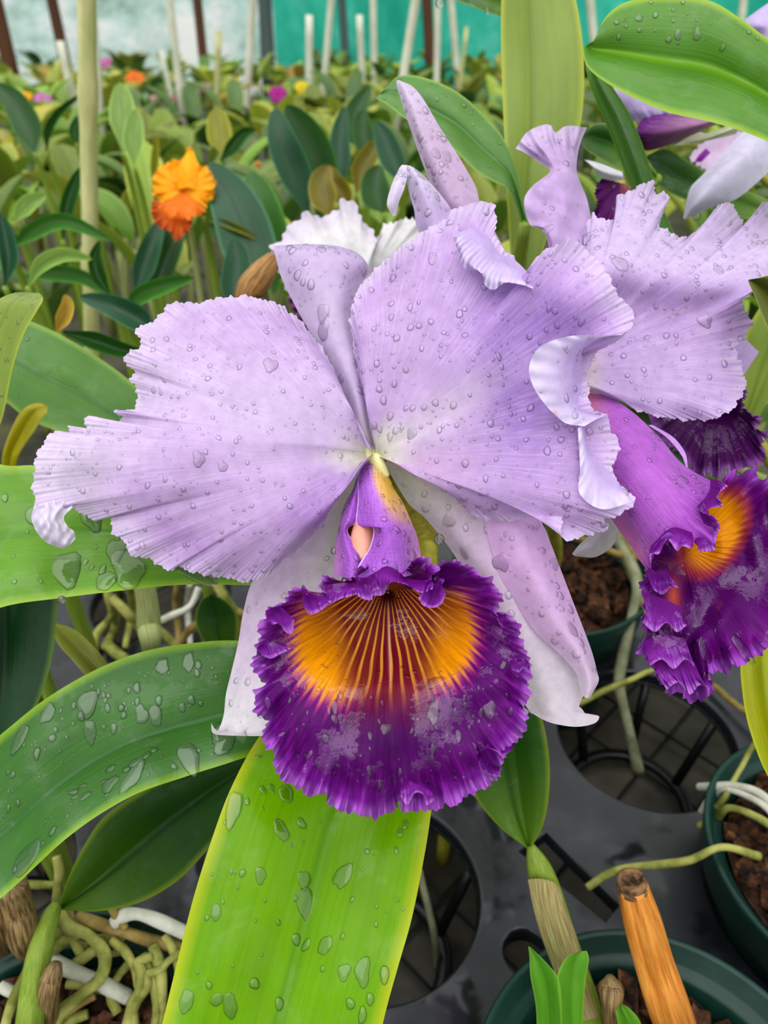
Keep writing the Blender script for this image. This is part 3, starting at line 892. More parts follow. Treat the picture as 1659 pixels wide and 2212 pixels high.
def col_t1(X, Y, R, T):
    c = mixc(np.broadcast_to(lin((176, 112, 206)), X.shape + (3,)), lin((152, 78, 186)), 0.7 * np.exp(-((T - 0.3) / 0.3) ** 2) * sst(0.15, 0.5, R))
    c = mixc(c, lin((206, 150, 196)), 0.7 * sst(0.6, 1.0, T))
    c = mixc(c, lin((234, 190, 66)), sst(0.30, 0.62, T - 0.9 * (R - 0.15)) * sst(0.5, 0.2, R))
    c = mixc(c, lin((236, 228, 160)), sst(0.1, 0.0, R) * sst(0.3, 0.6, T))
    c = mixc(c, lin((136, 62, 172)), 0.38 * sst(0.45, 0.8, 0.5 + 0.5 * n2d(X, Y, 9, 7)) * sst(0.9, 0.5, T))
    return mixc(c, lin((232, 204, 242)), sst(0.035, 0.005, T))


def col_t2(X, Y, R, T):
    c = mixc(np.broadcast_to(lin((168, 98, 200)), X.shape + (3,)), lin((208, 150, 200)), 0.7 * sst(0.55, 1.0, T))
    c = mixc(c, lin((136, 62, 172)), 0.38 * sst(0.45, 0.8, 0.5 + 0.5 * n2d(X, Y, 9, 8)) * sst(1.0, 0.5, T))
    return mixc(c, lin((232, 204, 242)), sst(0.06, 0.01, T))


mb = put(MB(), gT1, col_t1)
put(mb, gT2, col_t2)
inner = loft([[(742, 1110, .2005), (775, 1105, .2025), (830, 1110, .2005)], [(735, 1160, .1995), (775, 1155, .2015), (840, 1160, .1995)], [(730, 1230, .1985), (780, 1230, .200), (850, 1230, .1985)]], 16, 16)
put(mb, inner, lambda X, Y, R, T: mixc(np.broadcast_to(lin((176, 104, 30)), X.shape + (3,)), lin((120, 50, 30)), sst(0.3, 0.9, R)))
mb.build('lip_tube', M['lip_tube'], bloom)
# ---- flower stem: rises from the ground behind the lip to the back of the bloom
mstem = mat_mix('flower_stem', (150, 150, 44), (190, 184, 74), (4, 30), rough=0.42, coord='UV', bump=0.2)
mb = MB()
tube(mb, [W(815, 975, .209), W(860, 1040, .222), W(900, 1120, .228), W(917, 1180, .231), W(925, 1280, .238), np.array([.035, .255, .10]), np.array([.035, .255, 0.0])], [.002, .003, .0042, .0044, .004, .004, .004], 14)
mb.build('flower_stem', mstem, bloom)

droplets([(gLP, 520, .0002, .0008, 3, .0016, None), (gDS, 80, .0003, .0013, 3, .0019, lambda X, Y, R, T: sst(0.75, 0.2, R) + 0.1),
          (gRP, 640, .0002, .0010, 6, .0013, None), (gLS, 45, .0003, .0011, 1, .0016, lambda X, Y, R, T: R * 0 + 0.4), (gRL, 60, .0003, .0013, 4, .002, None), (gRS, 50, .0003, .0012, 2, .0014, lambda X, Y, R, T: sst(0.75, 0.3, R)),
          (gT1, 70, .0002, .0009, 4, .0011, None), (gT2, 24, .0002, .0008, 1, .001, None), (flB, 20, .0003, .0009, 0, .001, None)],
         'rain droplets beaded all over the petals of the big camera-facing lavender bloom')
droplets([(gLIP, 120, .0003, .0009, 4, .0014, lambda X, Y, R, T: sst(0.25, 0.5, R) * sst(0.97, 0.85, R) * sst(1330, 1500, Y))],
         'rain droplets lying on the purple lip with the two orange-yellow eyes', flat=0.4, stretch=1.2)

# ================================================================== SECOND BLOOM
b2 = empty('cattleya_bloom', (.106, .385, .1045), 'lavender orchid bloom turned sideways, its purple lip pointing past the big camera-facing bloom', 'orchid flower')
p2 = [(1215, 760, .222), (1225, 690, .224), (1240, 600, .228), (1262, 545, .231), (1268, 520, .234), (1262, 500, .236), (1279, 462, .237), (1295, 470, .236), (1310, 476, .236), (1330, 472, .237), (1342, 462, .237), (1349, 445, .238), (1334, 421, .238), (1345, 420, .238), (1359, 415, .238), (1375, 402, .238),
      (1392, 396, .238), (1413, 392, .238), (1417, 415, .238), (1446, 421, .237), (1440, 445, .236), (1434, 455, .236), (1425, 480, .236), (1444, 500, .235), (1478, 511, .235), (1512, 496, .236), (1532, 470, .237), (1544, 455, .237), (1556, 438, .238), (1574, 440, .238), (1586, 447, .238), (1604, 480, .236),
      (1615, 520, .234), (1632, 515, .235), (1644, 485, .237), (1650, 436, .238), (1690, 450, .237), (1720, 520, .234), (1690, 600, .23), (1640, 625, .226), (1606, 645, .222), (1612, 672, .221), (1624, 700, .219), (1605, 735, .217), (1590, 750, .216), (1605, 800, .214), (1611, 830, .213), (1594, 870, .213),
      (1554, 901, .212), (1494, 908, .212), (1404, 896, .213), (1354, 873, .215), (1309, 856, .217), (1255, 845, .219)]


def p2_prof(X, Y, R, T):
    yr = 545 + 0.14 * (X - 1262)
    return -0.010 * np.exp(-((Y - yr - 25) / 70.0) ** 2) * sst(1240, 1300, X) + 0.001 * n2d(X, Y, 150, 2) * R


g2p = fan((1225, 800, .222), p2, 80, 700, edge=5, belly=0.004, frill_px=3.5, frill_d=0.0022, freqs=(7, 12, 17), fp=5, seed=31, prof=p2_prof)


def col_p2(X, Y, R, T):
    c = np.broadcast_to(lin((196, 168, 220)), X.shape + (3,))
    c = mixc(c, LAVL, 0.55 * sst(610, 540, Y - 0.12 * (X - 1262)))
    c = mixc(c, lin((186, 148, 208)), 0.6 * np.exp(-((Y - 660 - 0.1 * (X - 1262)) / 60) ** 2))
    st = 0.5 + 0.5 * np.sin(np.arctan2(Y - 800, X - 1180) * 70)
    c = mixc(c, lin((206, 176, 222)), 0.5 * st * sst(600, 680, Y))
    c = mixc(c, LAVL, 0.5 * sst(0.92, 1, R))
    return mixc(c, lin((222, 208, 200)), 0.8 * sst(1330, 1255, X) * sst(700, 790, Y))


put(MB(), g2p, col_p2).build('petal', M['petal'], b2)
p2l = [[(1114, 321, .243), (1138, 286, .246), (1172, 270, .246), (1190, 271, .245), (1200, 286, .244), (1224, 272, .246), (1268, 275, .247)], [(1133, 330, .243), (1165, 310, .24), (1205, 305, .24), (1255, 305, .245)], [(1162, 350, .242), (1180, 340, .238), (1210, 335, .238), (1248, 335, .243)],
       [(1188, 370, .238), (1205, 366, .235), (1225, 366, .235), (1246, 370, .241)], [(1150, 402, .234), (1180, 395, .231), (1220, 395, .232), (1256, 400, .24)], [(1132, 434, .231), (1170, 432, .229), (1220, 430, .231), (1268, 430, .239)],
       [(1144, 484, .23), (1180, 480, .227), (1225, 475, .230), (1276, 470, .238)], [(1168, 494, .229), (1190, 500, .226), (1230, 500, .229), (1275, 500, .237)], [(1184, 526, .228), (1200, 540, .225), (1235, 540, .228), (1270, 530, .235)],
       [(1195, 620, .226), (1215, 620, .224), (1240, 620, .226), (1262, 620, .231)], [(1210, 760, .223), (1220, 760, .222), (1235, 760, .223), (1245, 760, .225)]]
g2l = loft(p2l, 90, 60, prof=lambda X, Y, v, u: 0.0012 * np.sin(u * 40) * sst(0.25, 0, v) + 0.0008 * n2d(X, Y, 60, 4))


def col_2l(X, Y, R, T):
    c = mixc(np.broadcast_to(LAV, X.shape + (3,)), LAVL, 0.6 * sst(0.2, 0.0, R))
    return mixc(c, LAVL, 0.4 * sst(0.12, 0, T))


put(MB(), g2l, col_2l).build('petal', M['petal'], b2)
sp = [[(856, 174, .252), (862, 173, .251), (868, 176, .252)], [(859, 192, .251), (872, 188, .248), (890, 186, .25)], [(874, 240, .249), (892, 232, .245), (915, 215, .248)], [(894, 300, .247), (914, 290, .242), (952, 278, .246)],
      [(919, 370, .244), (944, 355, .239), (992, 340, .243)], [(949, 440, .242), (980, 425, .237), (1027, 402, .241)], [(976, 480, .241), (1010, 465, .237), (1040, 445, .240)], [(1040, 560, .238), (1065, 550, .235), (1085, 530, .238)], [(1180, 760, .228), (1195, 755, .226), (1210, 750, .228)]]
g2s = loft(sp, 90, 30)
put(MB(), g2s, lambda X, Y, R, T: mixc(np.broadcast_to(lin((214, 196, 226)), X.shape + (3,)), lin((198, 170, 204)), sst(0.1, 0.5, R))).build('dorsal_sepal', M['petal'], b2)
cs = [[(849, 467, .236), (854, 466, .236), (857, 462, .2362)], [(836, 442, .235), (848, 440, .234), (862, 436, .235)], [(843, 408, .236), (856, 405, .234), (873, 408, .235)], [(856, 376, .237), (868, 372, .236), (880, 385, .236)],
      [(870, 356, .238), (885, 358, .236), (897, 366, .237)], [(878, 385, .238), (900, 380, .233), (925, 390, .237)], [(884, 418, .238), (915, 412, .232), (953, 422, .237)], [(894, 452, .237), (930, 450, .232), (974, 450, .237)], [(905, 502, .237), (945, 500, .232), (1000, 495, .237)], [(960, 590, .235), (1000, 580, .232), (1050, 570, .235)], [(1180, 770, .227), (1190, 768, .2265), (1200, 765, .227)]]
g2c = loft(cs, 80, 30)
put(MB(), g2c, lambda X, Y, R, T: mixc(np.broadcast_to(lin((222, 210, 236)), X.shape + (3,)), lin((198, 174, 220)), sst(0.4, 0.8, R))).build('lateral_sepal', M['petal'], b2)
ws = [[(1236, 1196, .232), (1240, 1200, .2315), (1246, 1202, .232)], [(1250, 1178, .232), (1262, 1185, .229), (1290, 1202, .232)], [(1275, 1150, .232), (1295, 1160, .228), (1330, 1168, .232)], [(1290, 1090, .230), (1310, 1095, .227), (1335, 1100, .230)], [(1250, 900, .226), (1262, 900, .225), (1275, 900, .226)]]
put(MB(), loft(ws, 50, 24), lambda X, Y, R, T: np.broadcast_to(lin((222, 216, 224)), X.shape + (3,))).build('lateral_sepal', M['petal_white'], b2)
# lip of the second bloom
t2 = [[(1245, 848, .222), (1252, 900, .216), (1262, 960, .214), (1275, 1010, .218)], [(1300, 853, .218), (1305, 930, .209), (1300, 1010, .207), (1300, 1085, .213)], [(1360, 885, .214), (1360, 970, .203), (1345, 1060, .202), (1330, 1135, .209)],
      [(1420, 940, .211), (1415, 1020, .199), (1385, 1110, .198), (1362, 1180, .205)], [(1478, 1005, .208), (1470, 1070, .195), (1425, 1150, .194), (1385, 1215, .2)],
      [(1552, 1046, .203), (1530, 1072, .196), (1500, 1120, .191), (1460, 1165, .1895), (1420, 1185, .19), (1402, 1235, .195)], [(1562, 1042, .202), (1520, 1075, .193), (1528, 1108, .189), (1550, 1138, .1875), (1539, 1186, .187), (1514, 1186, .189), (1494, 1164, .188), (1468, 1171, .187), (1444, 1150, .187), (1413, 1181, .188), (1398, 1216, .189), (1420, 1246, .19)]]
gt2 = loft(t2, 110, 110, prof=lambda X, Y, v, u: 0.001 * np.sin(u * 60) * sst(0.85, 1, v))


def col_tb2(X, Y, R, T):
    c = mixc(np.broadcast_to(lin((168, 94, 186)), X.shape + (3,)), lin((200, 130, 160)), 0.7 * sst(0.75, 1.0, T) * sst(0.95, 0.7, R))
    c = mixc(c, lin((206, 132, 130)), 0.8 * sst(0.25, 0.05, R))
    c = mixc(c, lin((136, 48, 158)), 0.8 * sst(0.55, 0.85, R))
    return mixc(c, lin((172, 96, 204)), sst(0.955, 0.995, R))


mb = put(MB(), gt2, col_tb2)
fl = loft([[(1400, 918, .213), (1440, 945, .214), (1470, 980, .213), (1482, 1008, .2085)], [(1410, 918, .2135), (1455, 945, .215), (1480, 978, .214), (1486, 1010, .209)]], 6, 30)
put(mb, fl, lambda X, Y, R, T: np.broadcast_to(lin((196, 150, 220)), X.shape + (3,)))
mb.build('lip_tube', M['lip_tube'], b2)
l2 = [(1400, 1212, .2), (1412, 1165, .202), (1448, 1120, .203), (1490, 1085, .201), (1530, 1060, .197), (1559, 1041, .195), (1569, 1021, .194), (1585, 1016, .194), (1600, 1028, .195), (1612, 1012, .195), (1629, 1012, .196), (1645, 1036, .198), (1665, 1030, .199), (1700, 1060, .2), (1735, 1130, .201), (1745, 1250, .2), (1725, 1350, .198), (1690, 1400, .195), (1659, 1405, .193),
      (1629, 1420, .191), (1609, 1436, .190), (1585, 1440, .190), (1569, 1456, .189), (1548, 1450, .189), (1529, 1456, .188), (1535, 1475, .187), (1541, 1492, .187), (1529, 1506, .186), (1494, 1518, .186), (1470, 1500, .186), (1446, 1498, .186), (1434, 1484, .186), (1419, 1465, .186), (1409, 1440, .187), (1392, 1425, .187), (1379, 1401, .187),
      (1398, 1375, .188), (1384, 1350, .188), (1392, 1330, .189), (1389, 1312, .189), (1396, 1290, .19), (1381, 1270, .19), (1390, 1250, .191), (1396, 1230, .195)]


def l2_prof(X, Y, R, T):
    return 0.002 * n2d(X, Y, 90, 3) * R - 0.004 * np.sin(np.pi * R) * sst(1250, 1350, Y) + 0.006 * np.exp(-((X - 1490) / 40.0) ** 2) * sst(1260, 1340, Y) * R


gl2 = fan((1475, 1200, .207), l2, 100, 620, closed=True, belly=0.0, bpow=0.8, frill_px=4.5, frill_d=0.0030, freqs=(13, 22, 35), fp=10, ffreqs=(70, 101, 140), seed=41, prof=l2_prof, fine=0.5, smooth=.015, dsm=.02, edge=9)


def col_l2(X, Y, R, T):
    a = np.arctan2(X - 1470, Y - 1180)
    c = mixc(np.broadcast_to(PUR, X.shape + (3,)), lin((136, 30, 150)), 0.5 * sst(0.6, 0.95, R))
    e = np.hypot((X - 1540 + 0.3 * (Y - 1160)) / 62.0, (Y - 1150) / 84.0) + 0.05 * np.sin(a * 60)
    c = mixc(c, lin((170, 60, 60)), sst(1.4, 1.0, e) * 0.8)
    c = mixc(c, YEL, sst(1.1, 0.7, e))
    c = mixc(c, lin((150, 60, 30)), 0.6 * sst(0.3, 0.9, np.sin(a * 46)) * sst(1.2, 0.8, e) * sst(1130, 1200, Y))
    c = mixc(c, lin((200, 90, 60)), 0.8 * np.exp(-(((X - 1455) / 14) ** 2 + ((Y - 1290) / 40) ** 2)))
    return mixc(c, PURL, sst(0.86, 0.99, R) * 0.85)


mb = put(MB(), gl2, col_l2)
bumps = [([(1385, 1275, 0), (1425, 1290, 0), (1470, 1310, 0)], [(1395, 1320, -3), (1430, 1335, -1), (1475, 1340, -3)], [(1388, 1345, -4), (1415, 1365, -4), (1440, 1345, -3), (1462, 1365, -4), (1484, 1350, -3)], .187),
         ([(1390, 1385, 0), (1430, 1370, 0), (1480, 1380, 0)], [(1400, 1420, -4), (1440, 1400, -1), (1490, 1410, -4)], [(1405, 1438, -4), (1430, 1425, -3), (1455, 1445, -4), (1480, 1425, -3), (1500, 1440, -4)], .186),
         ([(1410, 1430, 0), (1450, 1420, 0), (1500, 1430, 0)], [(1425, 1465, -4), (1465, 1450, -1), (1515, 1465, -4)], [(1440, 1490, -4), (1465, 1475, -3), (1490, 1500, -4), (1512, 1480, -3), (1535, 1492, -4)], .185),
         ([(1535, 1035, 0), (1530, 1065, 0), (1505, 1095, 0)], [(1558, 1040, -2), (1545, 1080, -1), (1518, 1108, -3)], [(1572, 1050, -3), (1548, 1072, -4), (1562, 1092, -3), (1530, 1100, -4), (1538, 1120, -3)], .1915),
         ([(1510, 1105, 0), (1520, 1140, 0), (1490, 1165, 0)], [(1535, 1112, -3), (1540, 1150, -1), (1508, 1178, -3)], [(1548, 1120, -4), (1556, 1142, -5), (1540, 1158, -3), (1546, 1186, -5), (1520, 1192, -4), (1506, 1188, -3)], .190),
         ([(1495, 1150, 0), (1450, 1140, 0), (1405, 1180, 0)], [(1498, 1172, -3), (1452, 1158, -2), (1402, 1205, -3)], [(1494, 1186, -4), (1474, 1180, -3), (1462, 1190, -5), (1440, 1164, -3), (1424, 1196, -4), (1404, 1196, -3), (1406, 1228, -4)], .1895),
         ([(1400, 1225, 0), (1420, 1235, 0), (1440, 1230, 0)], [(1405, 1260, -3), (1430, 1262, 0), (1455, 1255, -3)], [(1412, 1275, -4), (1432, 1284, -4), (1450, 1268, -3), (1466, 1270, -3)], .1895)]
for a, b, c, d in bumps:
    put(mb, loft([[(x, y, d + z * 1e-3) for x, y, z in a], [(x, y, d + z * 1e-3) for x, y, z in b], [(x, y, d + z * 1e-3) for x, y, z in c]], 16, 60, wave=0.0014, freqs=(5, 9, 14), seed=int(d * 1e4)), col_curl)
mb.build('lip', M['lip'], b2)
mb = MB()
tube(mb, [W(1240, 840, .226), W(1225, 950, .24), W(1190, 1080, .256), np.array([.108, .37, .14]), np.array([.106, .385, .1045])], [.0025, .003, .0032, .0032, .0032], 12)
mb.build('flower_stem', mstem, b2)
droplets([(g2p, 420, .0002, .0010, 3, .0018, None), (g2l, 40, .0003, .001, 2, .0013, None), (g2s, 60, .0004, .0014, 2, .0018, lambda X, Y, R, T: sst(0.7, 0.5, R)), (g2c, 30, .0004, .0014, 2, .0018, lambda X, Y, R, T: sst(0.85, 0.7, R)), (gt2, 70, .0003, .0009, 4, .0012, lambda X, Y, R, T: sst(0.95, 0.8, R))],
         'rain droplets dotted over the sideways lavender bloom behind the big one')
droplets([(gl2, 40, .0003, .001, 6, .0022, lambda X, Y, R, T: sst(1330, 1400, Y) * sst(0.97, 0.85, R))], 'rain droplets clinging to the purple lip of the sideways bloom', flat=0.4, stretch=1.0)

# ================================================================== BLOOMS FURTHER BACK
def solid(c):
    l = lin(c)
    return lambda X, Y, R, T: np.broadcast_to(l, X.shape + (3,))


def rim2(c, e, k=0.85):
    a, b = lin(c), lin(e)
    return lambda X, Y, R, T: mixc(np.broadcast_to(a, X.shape + (3,)), b, sst(k, 1.0, R))


def stem_to_ground(o, x, y, d, rad=.003, m=None, lean=(0.0, 0.0)):
    p = W(np.float64(x), np.float64(y), np.float64(d))
    mb = MB()
    tube(mb, [p, p * [1, 1, .75] + [lean[0] * .6, lean[1] * .6, 0], p * [1, 1, .45] + [lean[0], lean[1], 0], p * [1, 1, 0] + [lean[0], lean[1], stand_z(p[0] + lean[0], p[1] + lean[1])]], [rad * .8, rad, rad, rad], 10)
    return mb.build('flower_stem', m or mstem, o)


def ground_of(x, y, d):
    return W(np.float64(x), np.float64(y), np.float64(d)) * [1, 1, 0]


# dark purple lip showing under the sideways bloom
b3 = empty('cattleya_bloom', ground_of(1560, 880, .262), 'orchid bloom mostly hidden under a lavender petal, only its dark purple frilled lip showing', 'orchid flower')
o3 = [(1400, 895, .245), (1412, 925, .243), (1440, 960, .241), (1475, 985, .24), (1490, 1010, .239), (1505, 1035, .238), (1530, 1022, .239), (1548, 1036, .238), (1568, 1015, .239), (1590, 1022, .238), (1610, 1010, .239), (1640, 1005, .24), (1654, 985, .24), (1645, 960, .241), (1656, 940, .242), (1630, 930, .243), (1645, 905, .244), (1620, 895, .245), (1605, 872, .247), (1615, 845, .248), (1590, 840, .25)]
g3 = fan((1545, 850, .26), o3, 50, 260, frill_px=6, frill_d=0.002, freqs=(14, 23), fp=5, seed=51)
put(MB(), g3, rim2((80, 14, 92), (150, 90, 170))).build('lip', M['lip'], b3)
put(MB(), loft([[(1480, 800, .265), (1540, 790, .262), (1600, 800, .265)], [(1490, 850, .26), (1545, 845, .255), (1600, 850, .258)], [(1500, 890, .252), (1545, 885, .25), (1590, 880, .252)]], 20, 20), solid((150, 90, 170))).build('lip_tube', M['lip_tube'], b3)
put(MB(), loft([[(1500, 790, .268), (1560, 700, .272), (1640, 760, .268)], [(1520, 830, .266), (1560, 800, .268), (1600, 820, .266)]], 10, 20), solid((190, 165, 215))).build('petal', M['petal'], b3)
stem_to_ground(b3, 1560, 850, .272, lean=(.112, .03))

# bloom behind the notched leaf at the corner
b4 = empty('cattleya_bloom', ground_of(1600, 240, .33), 'lavender orchid bloom peeping out behind the notched glossy leaf, purple lip tube pointing down', 'orchid flower')
put(MB(), loft([[(1315, 150, .33), (1370, 140, .328), (1450, 150, .328)], [(1328, 200, .322), (1380, 190, .316), (1470, 190, .322)], [(1345, 240, .322), (1385, 235, .316), (1480, 230, .322)], [(1362, 262, .324), (1400, 262, .32), (1500, 250, .324)]], 40, 30, wave=0.001), solid((196, 176, 226))).build('petal', M['petal'], b4)
put(MB(), loft([[(1380, 305, .322), (1372, 285, .318), (1385, 262, .318), (1410, 240, .323)], [(1395, 325, .324), (1395, 290, .314), (1420, 255, .316), (1450, 238, .324)], [(1440, 315, .325), (1450, 285, .315), (1470, 260, .318), (1500, 245, .326)], [(1500, 290, .328), (1520, 270, .32), (1530, 255, .322), (1540, 245, .328)], [(1590, 250, .332), (1595, 240, .328), (1600, 232, .328), (1605, 226, .331)]], 60, 40),
    lambda X, Y, R, T: mixc(np.broadcast_to(lin((86, 14, 98)), X.shape + (3,)), lin((150, 106, 136)), sst(0.2, 0.7, R))).build('lip', M['lip_tube'], b4)
put(MB(), loft([[(1476, 470, .30), (1480, 474, .299), (1488, 470, .30)], [(1482, 440, .302), (1505, 440, .294), (1545, 445, .302)], [(1492, 405, .304), (1530, 410, .294), (1590, 430, .304)], [(1520, 375, .307), (1570, 370, .297), (1640, 390, .307)], [(1580, 310, .312), (1625, 320, .304), (1680, 345, .312)], [(1640, 250, .322), (1660, 255, .318), (1690, 270, .322)]], 60, 30), solid((206, 200, 224))).build('lateral_sepal', M['petal_white'], b4)
put(MB(), loft([[(1610, 42, .35), (1640, 20, .348), (1700, -20, .35)], [(1618, 60, .348), (1650, 50, .344), (1720, 30, .348)], [(1645, 90, .348), (1670, 80, .344), (1730, 70, .348)], [(1660, 180, .342), (1680, 180, .338), (1710, 180, .342)]], 40, 30, wave=0.001), solid((200, 182, 230))).build('petal', M['petal'], b4)
put(MB(), loft([[(1455, 315, .332), (1480, 300, .33), (1505, 285, .332)], [(1500, 310, .332), (1520, 300, .328), (1540, 285, .332)], [(1590, 290, .334), (1600, 270, .33), (1610, 250, .334)]], 20, 16), solid((226, 228, 196))).build('lateral_sepal', M['petal_white'], b4)
stem_to_ground(b4, 1620, 240, .334, lean=(.25, .03))

b5 = empty('cattleya_bloom', ground_of(1590, 350, .40), 'blurred pale orchid bloom with small purple stripes, behind the long white sepal', 'orchid flower')
put(MB(), fan((1560, 320, .40), [(1490, 345, .395), (1500, 325, .395), (1530, 300, .397), (1570, 280, .4), (1610, 290, .4), (1640, 320, .4), (1620, 360, .397), (1570, 385, .392), (1530, 370, .392)], 20, 60, closed=True, frill_px=4, seed=4), solid((218, 190, 224))).build('petal', M['petal'], b5)
put(MB(), loft([[(1500, 350, .389), (1510, 335, .388), (1525, 320, .389)], [(1515, 350, .388), (1525, 340, .387), (1535, 330, .388)]], 8, 8), solid((124, 40, 140))).build('lip', M['lip'], b5)
stem_to_ground(b5, 1590, 330, .404, lean=(.22, .03))

b6 = empty('cattleya_bloom', ground_of(1330, 420, .31), 'small blurred orchid bloom, white petal over dark purple lip, beside the edge-on leaf', 'orchid flower')
put(MB(), loft([[(1262, 345, .303), (1268, 350, .302), (1275, 358, .303)], [(1280, 348, .303), (1285, 362, .299), (1300, 382, .303)], [(1310, 358, .304), (1312, 372, .30), (1325, 390, .304)], [(1345, 372, .305), (1346, 380, .303), (1350, 390, .305)]], 24, 16), solid((226, 224, 232))).build('petal', M['petal_white'], b6)
g6 = fan((1340, 395, .31), [(1300, 385, .303), (1285, 410, .302), (1290, 440, .3), (1280, 465, .3), (1300, 480, .299), (1325, 478, .3), (1345, 465, .302), (1365, 440, .304), (1372, 405, .306)], 30, 90, frill_px=4, frill_d=.002, seed=5)
put(MB(), g6, lambda X, Y, R, T: mixc(np.broadcast_to(lin((92, 20, 100)), X.shape + (3,)), lin((140, 78, 80)), sst(0.5, 0.9, T))).build('lip', M['lip'], b6)
stem_to_ground(b6, 1340, 395, .314, lean=(.0, .21))

# white bloom behind the dorsal sepal
b7 = empty('cattleya_bloom', ground_of(790, 640, .37), 'blurred nearly white orchid bloom right behind the dorsal sepal of the big bloom', 'orchid flower')
put(MB(), fan((775, 620, .36), [(640, 680, .35), (600, 580, .352), (580, 535, .352), (605, 520, .352), (622, 490, .353), (640, 478, .354), (655, 456, .355), (672, 462, .355), (690, 470, .354), (705, 465, .355), (728, 452, .356), (732, 430, .357), (755, 436, .356), (772, 442, .356), (780, 470, .355), (806, 500, .354), (810, 540, .354), (800, 600, .357)], 40, 200, belly=.008, frill_px=4, frill_d=.004, ffreqs=(17, 29), freqs=(5, 8), seed=61),
    lambda X, Y, R, T: mixc(np.broadcast_to(lin((240, 236, 240)), X.shape + (3,)), lin((226, 214, 234)), sst(0.7, 1, R))).build('petal', M['petal_white'], b7)
put(MB(), fan((785, 620, .36), [(802, 600, .355), (812, 540, .354), (822, 500, .355), (840, 482, .355), (870, 474, .355), (905, 474, .356), (960, 490, .357), (980, 560, .357), (930, 640, .357)], 30, 90, belly=.006, frill_px=6, frill_d=.002, seed=62), solid((236, 232, 236))).build('petal', M['petal_white'], b7)
put(MB(), fan((700, 640, .352), [(620, 640, .345), (628, 665, .344), (650, 690, .344), (660, 720, .343), (690, 740, .343), (720, 740, .344), (740, 700, .345)], 20, 60, frill_px=4, frill_d=.002, seed=63), solid((104, 26, 110))).build('lip', M['lip'], b7)
mb = MB()
tube(mb, [W(592, 560, .345), W(560, 600, .342), W(535, 640, .342), W(560, 680, .345)], [.004, .0065, .006, .003], 12)
mb.build('withered_sheath', mat_mix('withered', (120, 84, 44), (176, 136, 84), (30, 4), rough=0.7, coord='UV', c3=(70, 50, 30)), bloom if False else b7)
stem_to_ground(b7, 780, 640, .366)

# ================================================================== BIG LEAVES AROUND THE BLOOM
def leaf_rows(rows, nv=70, nu=40, chan=0.004, wav=0.0008, seed=3, mid=0.5):
    """rows of (left edge, right edge) from base to tip with depths; V-channelled"""
    def prof(X, Y, v, u):
        k = np.abs(u - mid) / np.where(u < mid, mid, 1 - mid)
        taper = np.sin(np.pi * np.clip(0.12 + 0.86 * v, 0, 1))
        return chan * taper * (1 - k) ** 1.3 * 1.0 - 0.25 * chan * taper * np.sin(np.pi * k) + wav * n2d(X, Y, 260, seed)
    return loft([[a, tuple((np.array(a) + np.array(b)) / 2), b] for a, b in rows], nv, nu, prof=prof)


def leaf_plant(label, g, mat, base, extra=(), bulb=.004, bmat=None, lean=(0, 0), name='orchid_plant', cat='orchid plant', group=None, bulb_len=None):
    """a plant: leaf blade(s) on a slender pseudobulb standing on the ground below the leaf base"""
    bx = W(np.float64(base[0]), np.float64(base[1]), np.float64(base[2]))
    foot = np.array([bx[0] + lean[0], bx[1] + lean[1], stand_z(bx[0] + lean[0], bx[1] + lean[1])])
    o = empty(name, foot, label, cat, group)
    mb = MB()
    mb.grid(g['P'])
    mb.build('leaf', mat, o)
    for eg, em in extra:
        mb = MB(); mb.grid(eg['P']); mb.build('leaf', em, o)
    mb = MB()
    hz = lambda k: np.array([foot[0], foot[1], foot[2] + (bx[2] - foot[2]) * k])
    tube(mb, [bx, bx * .45 + hz(.75) * .55, hz(.45), hz(.2), foot], [bulb * .55, bulb, bulb * 1.15, bulb * 1.1, bulb * .8], 12)
    mb.build('pseudobulb', bmat or M['bulb'], o)
    return o


ML = {}
ML['bright'] = mat_leaf('bright_leaf', (124, 180, 0), edge=(190, 200, 40), dark=(86, 142, 0), wet=0.35, spec=0.3, trans=0.35, rough=0.28, rib=0.5, at=0.53)
ML['mid'] = mat_leaf('wet_leaf', (68, 118, 46), edge=(136, 172, 40), dark=(50, 98, 42), wet=0.4, spec=0.35, trans=0.22, rough=0.25, rib=0.6, at=0.62)
ML['lime'] = mat_leaf('lime_leaf', (112, 164, 48), edge=(158, 192, 70), dark=(84, 136, 40), wet=0.4, spec=0.35, trans=0.3, rough=0.25)
ML['dark'] = mat_leaf('dark_leaf', (38, 78, 20), edge=(112, 132, 30), dark=(22, 52, 14), wet=0.15, spec=0.22, trans=0.12, rough=0.3, base=(74, 104, 24))
ML['deep'] = mat_leaf('deep_leaf', (26, 70, 36), edge=(96, 128, 36), dark=(16, 48, 26), trans=0.12, rough=0.3)
ML['shoot'] = mat_leaf('shoot_leaf', (48, 98, 26), edge=(130, 150, 40), dark=(34, 74, 20), wet=0.6, trans=0.2, base=(104, 140, 36))
ML['soft'] = mat_leaf('soft_leaf', (92, 140, 56), edge=(136, 170, 70), dark=(66, 112, 52), wet=0.3, trans=0.25, rough=0.32)
ML['pale'] = mat_leaf('pale_leaf', (146, 166, 72), edge=(182, 190, 60), dark=(120, 140, 58), trans=0.3, rough=0.38, streak=0.35, at=0.38)
ML['glossy'] = mat_leaf('glossy_leaf', (84, 138, 34), edge=(154, 186, 30), dark=(110, 160, 16), trans=0.25, rough=0.3, wet=0.3, rib=0.9, at=0.55)
ML['yellow'] = mat_leaf('yellow_leaf', (190, 178, 30), edge=(150, 150, 20), dark=(150, 140, 20), trans=0.25)
ML['ygreen'] = mat_leaf('yellow_green_leaf', (196, 200, 20), edge=(210, 210, 40), dark=(140, 160, 10), trans=0.35, streak=0.5)
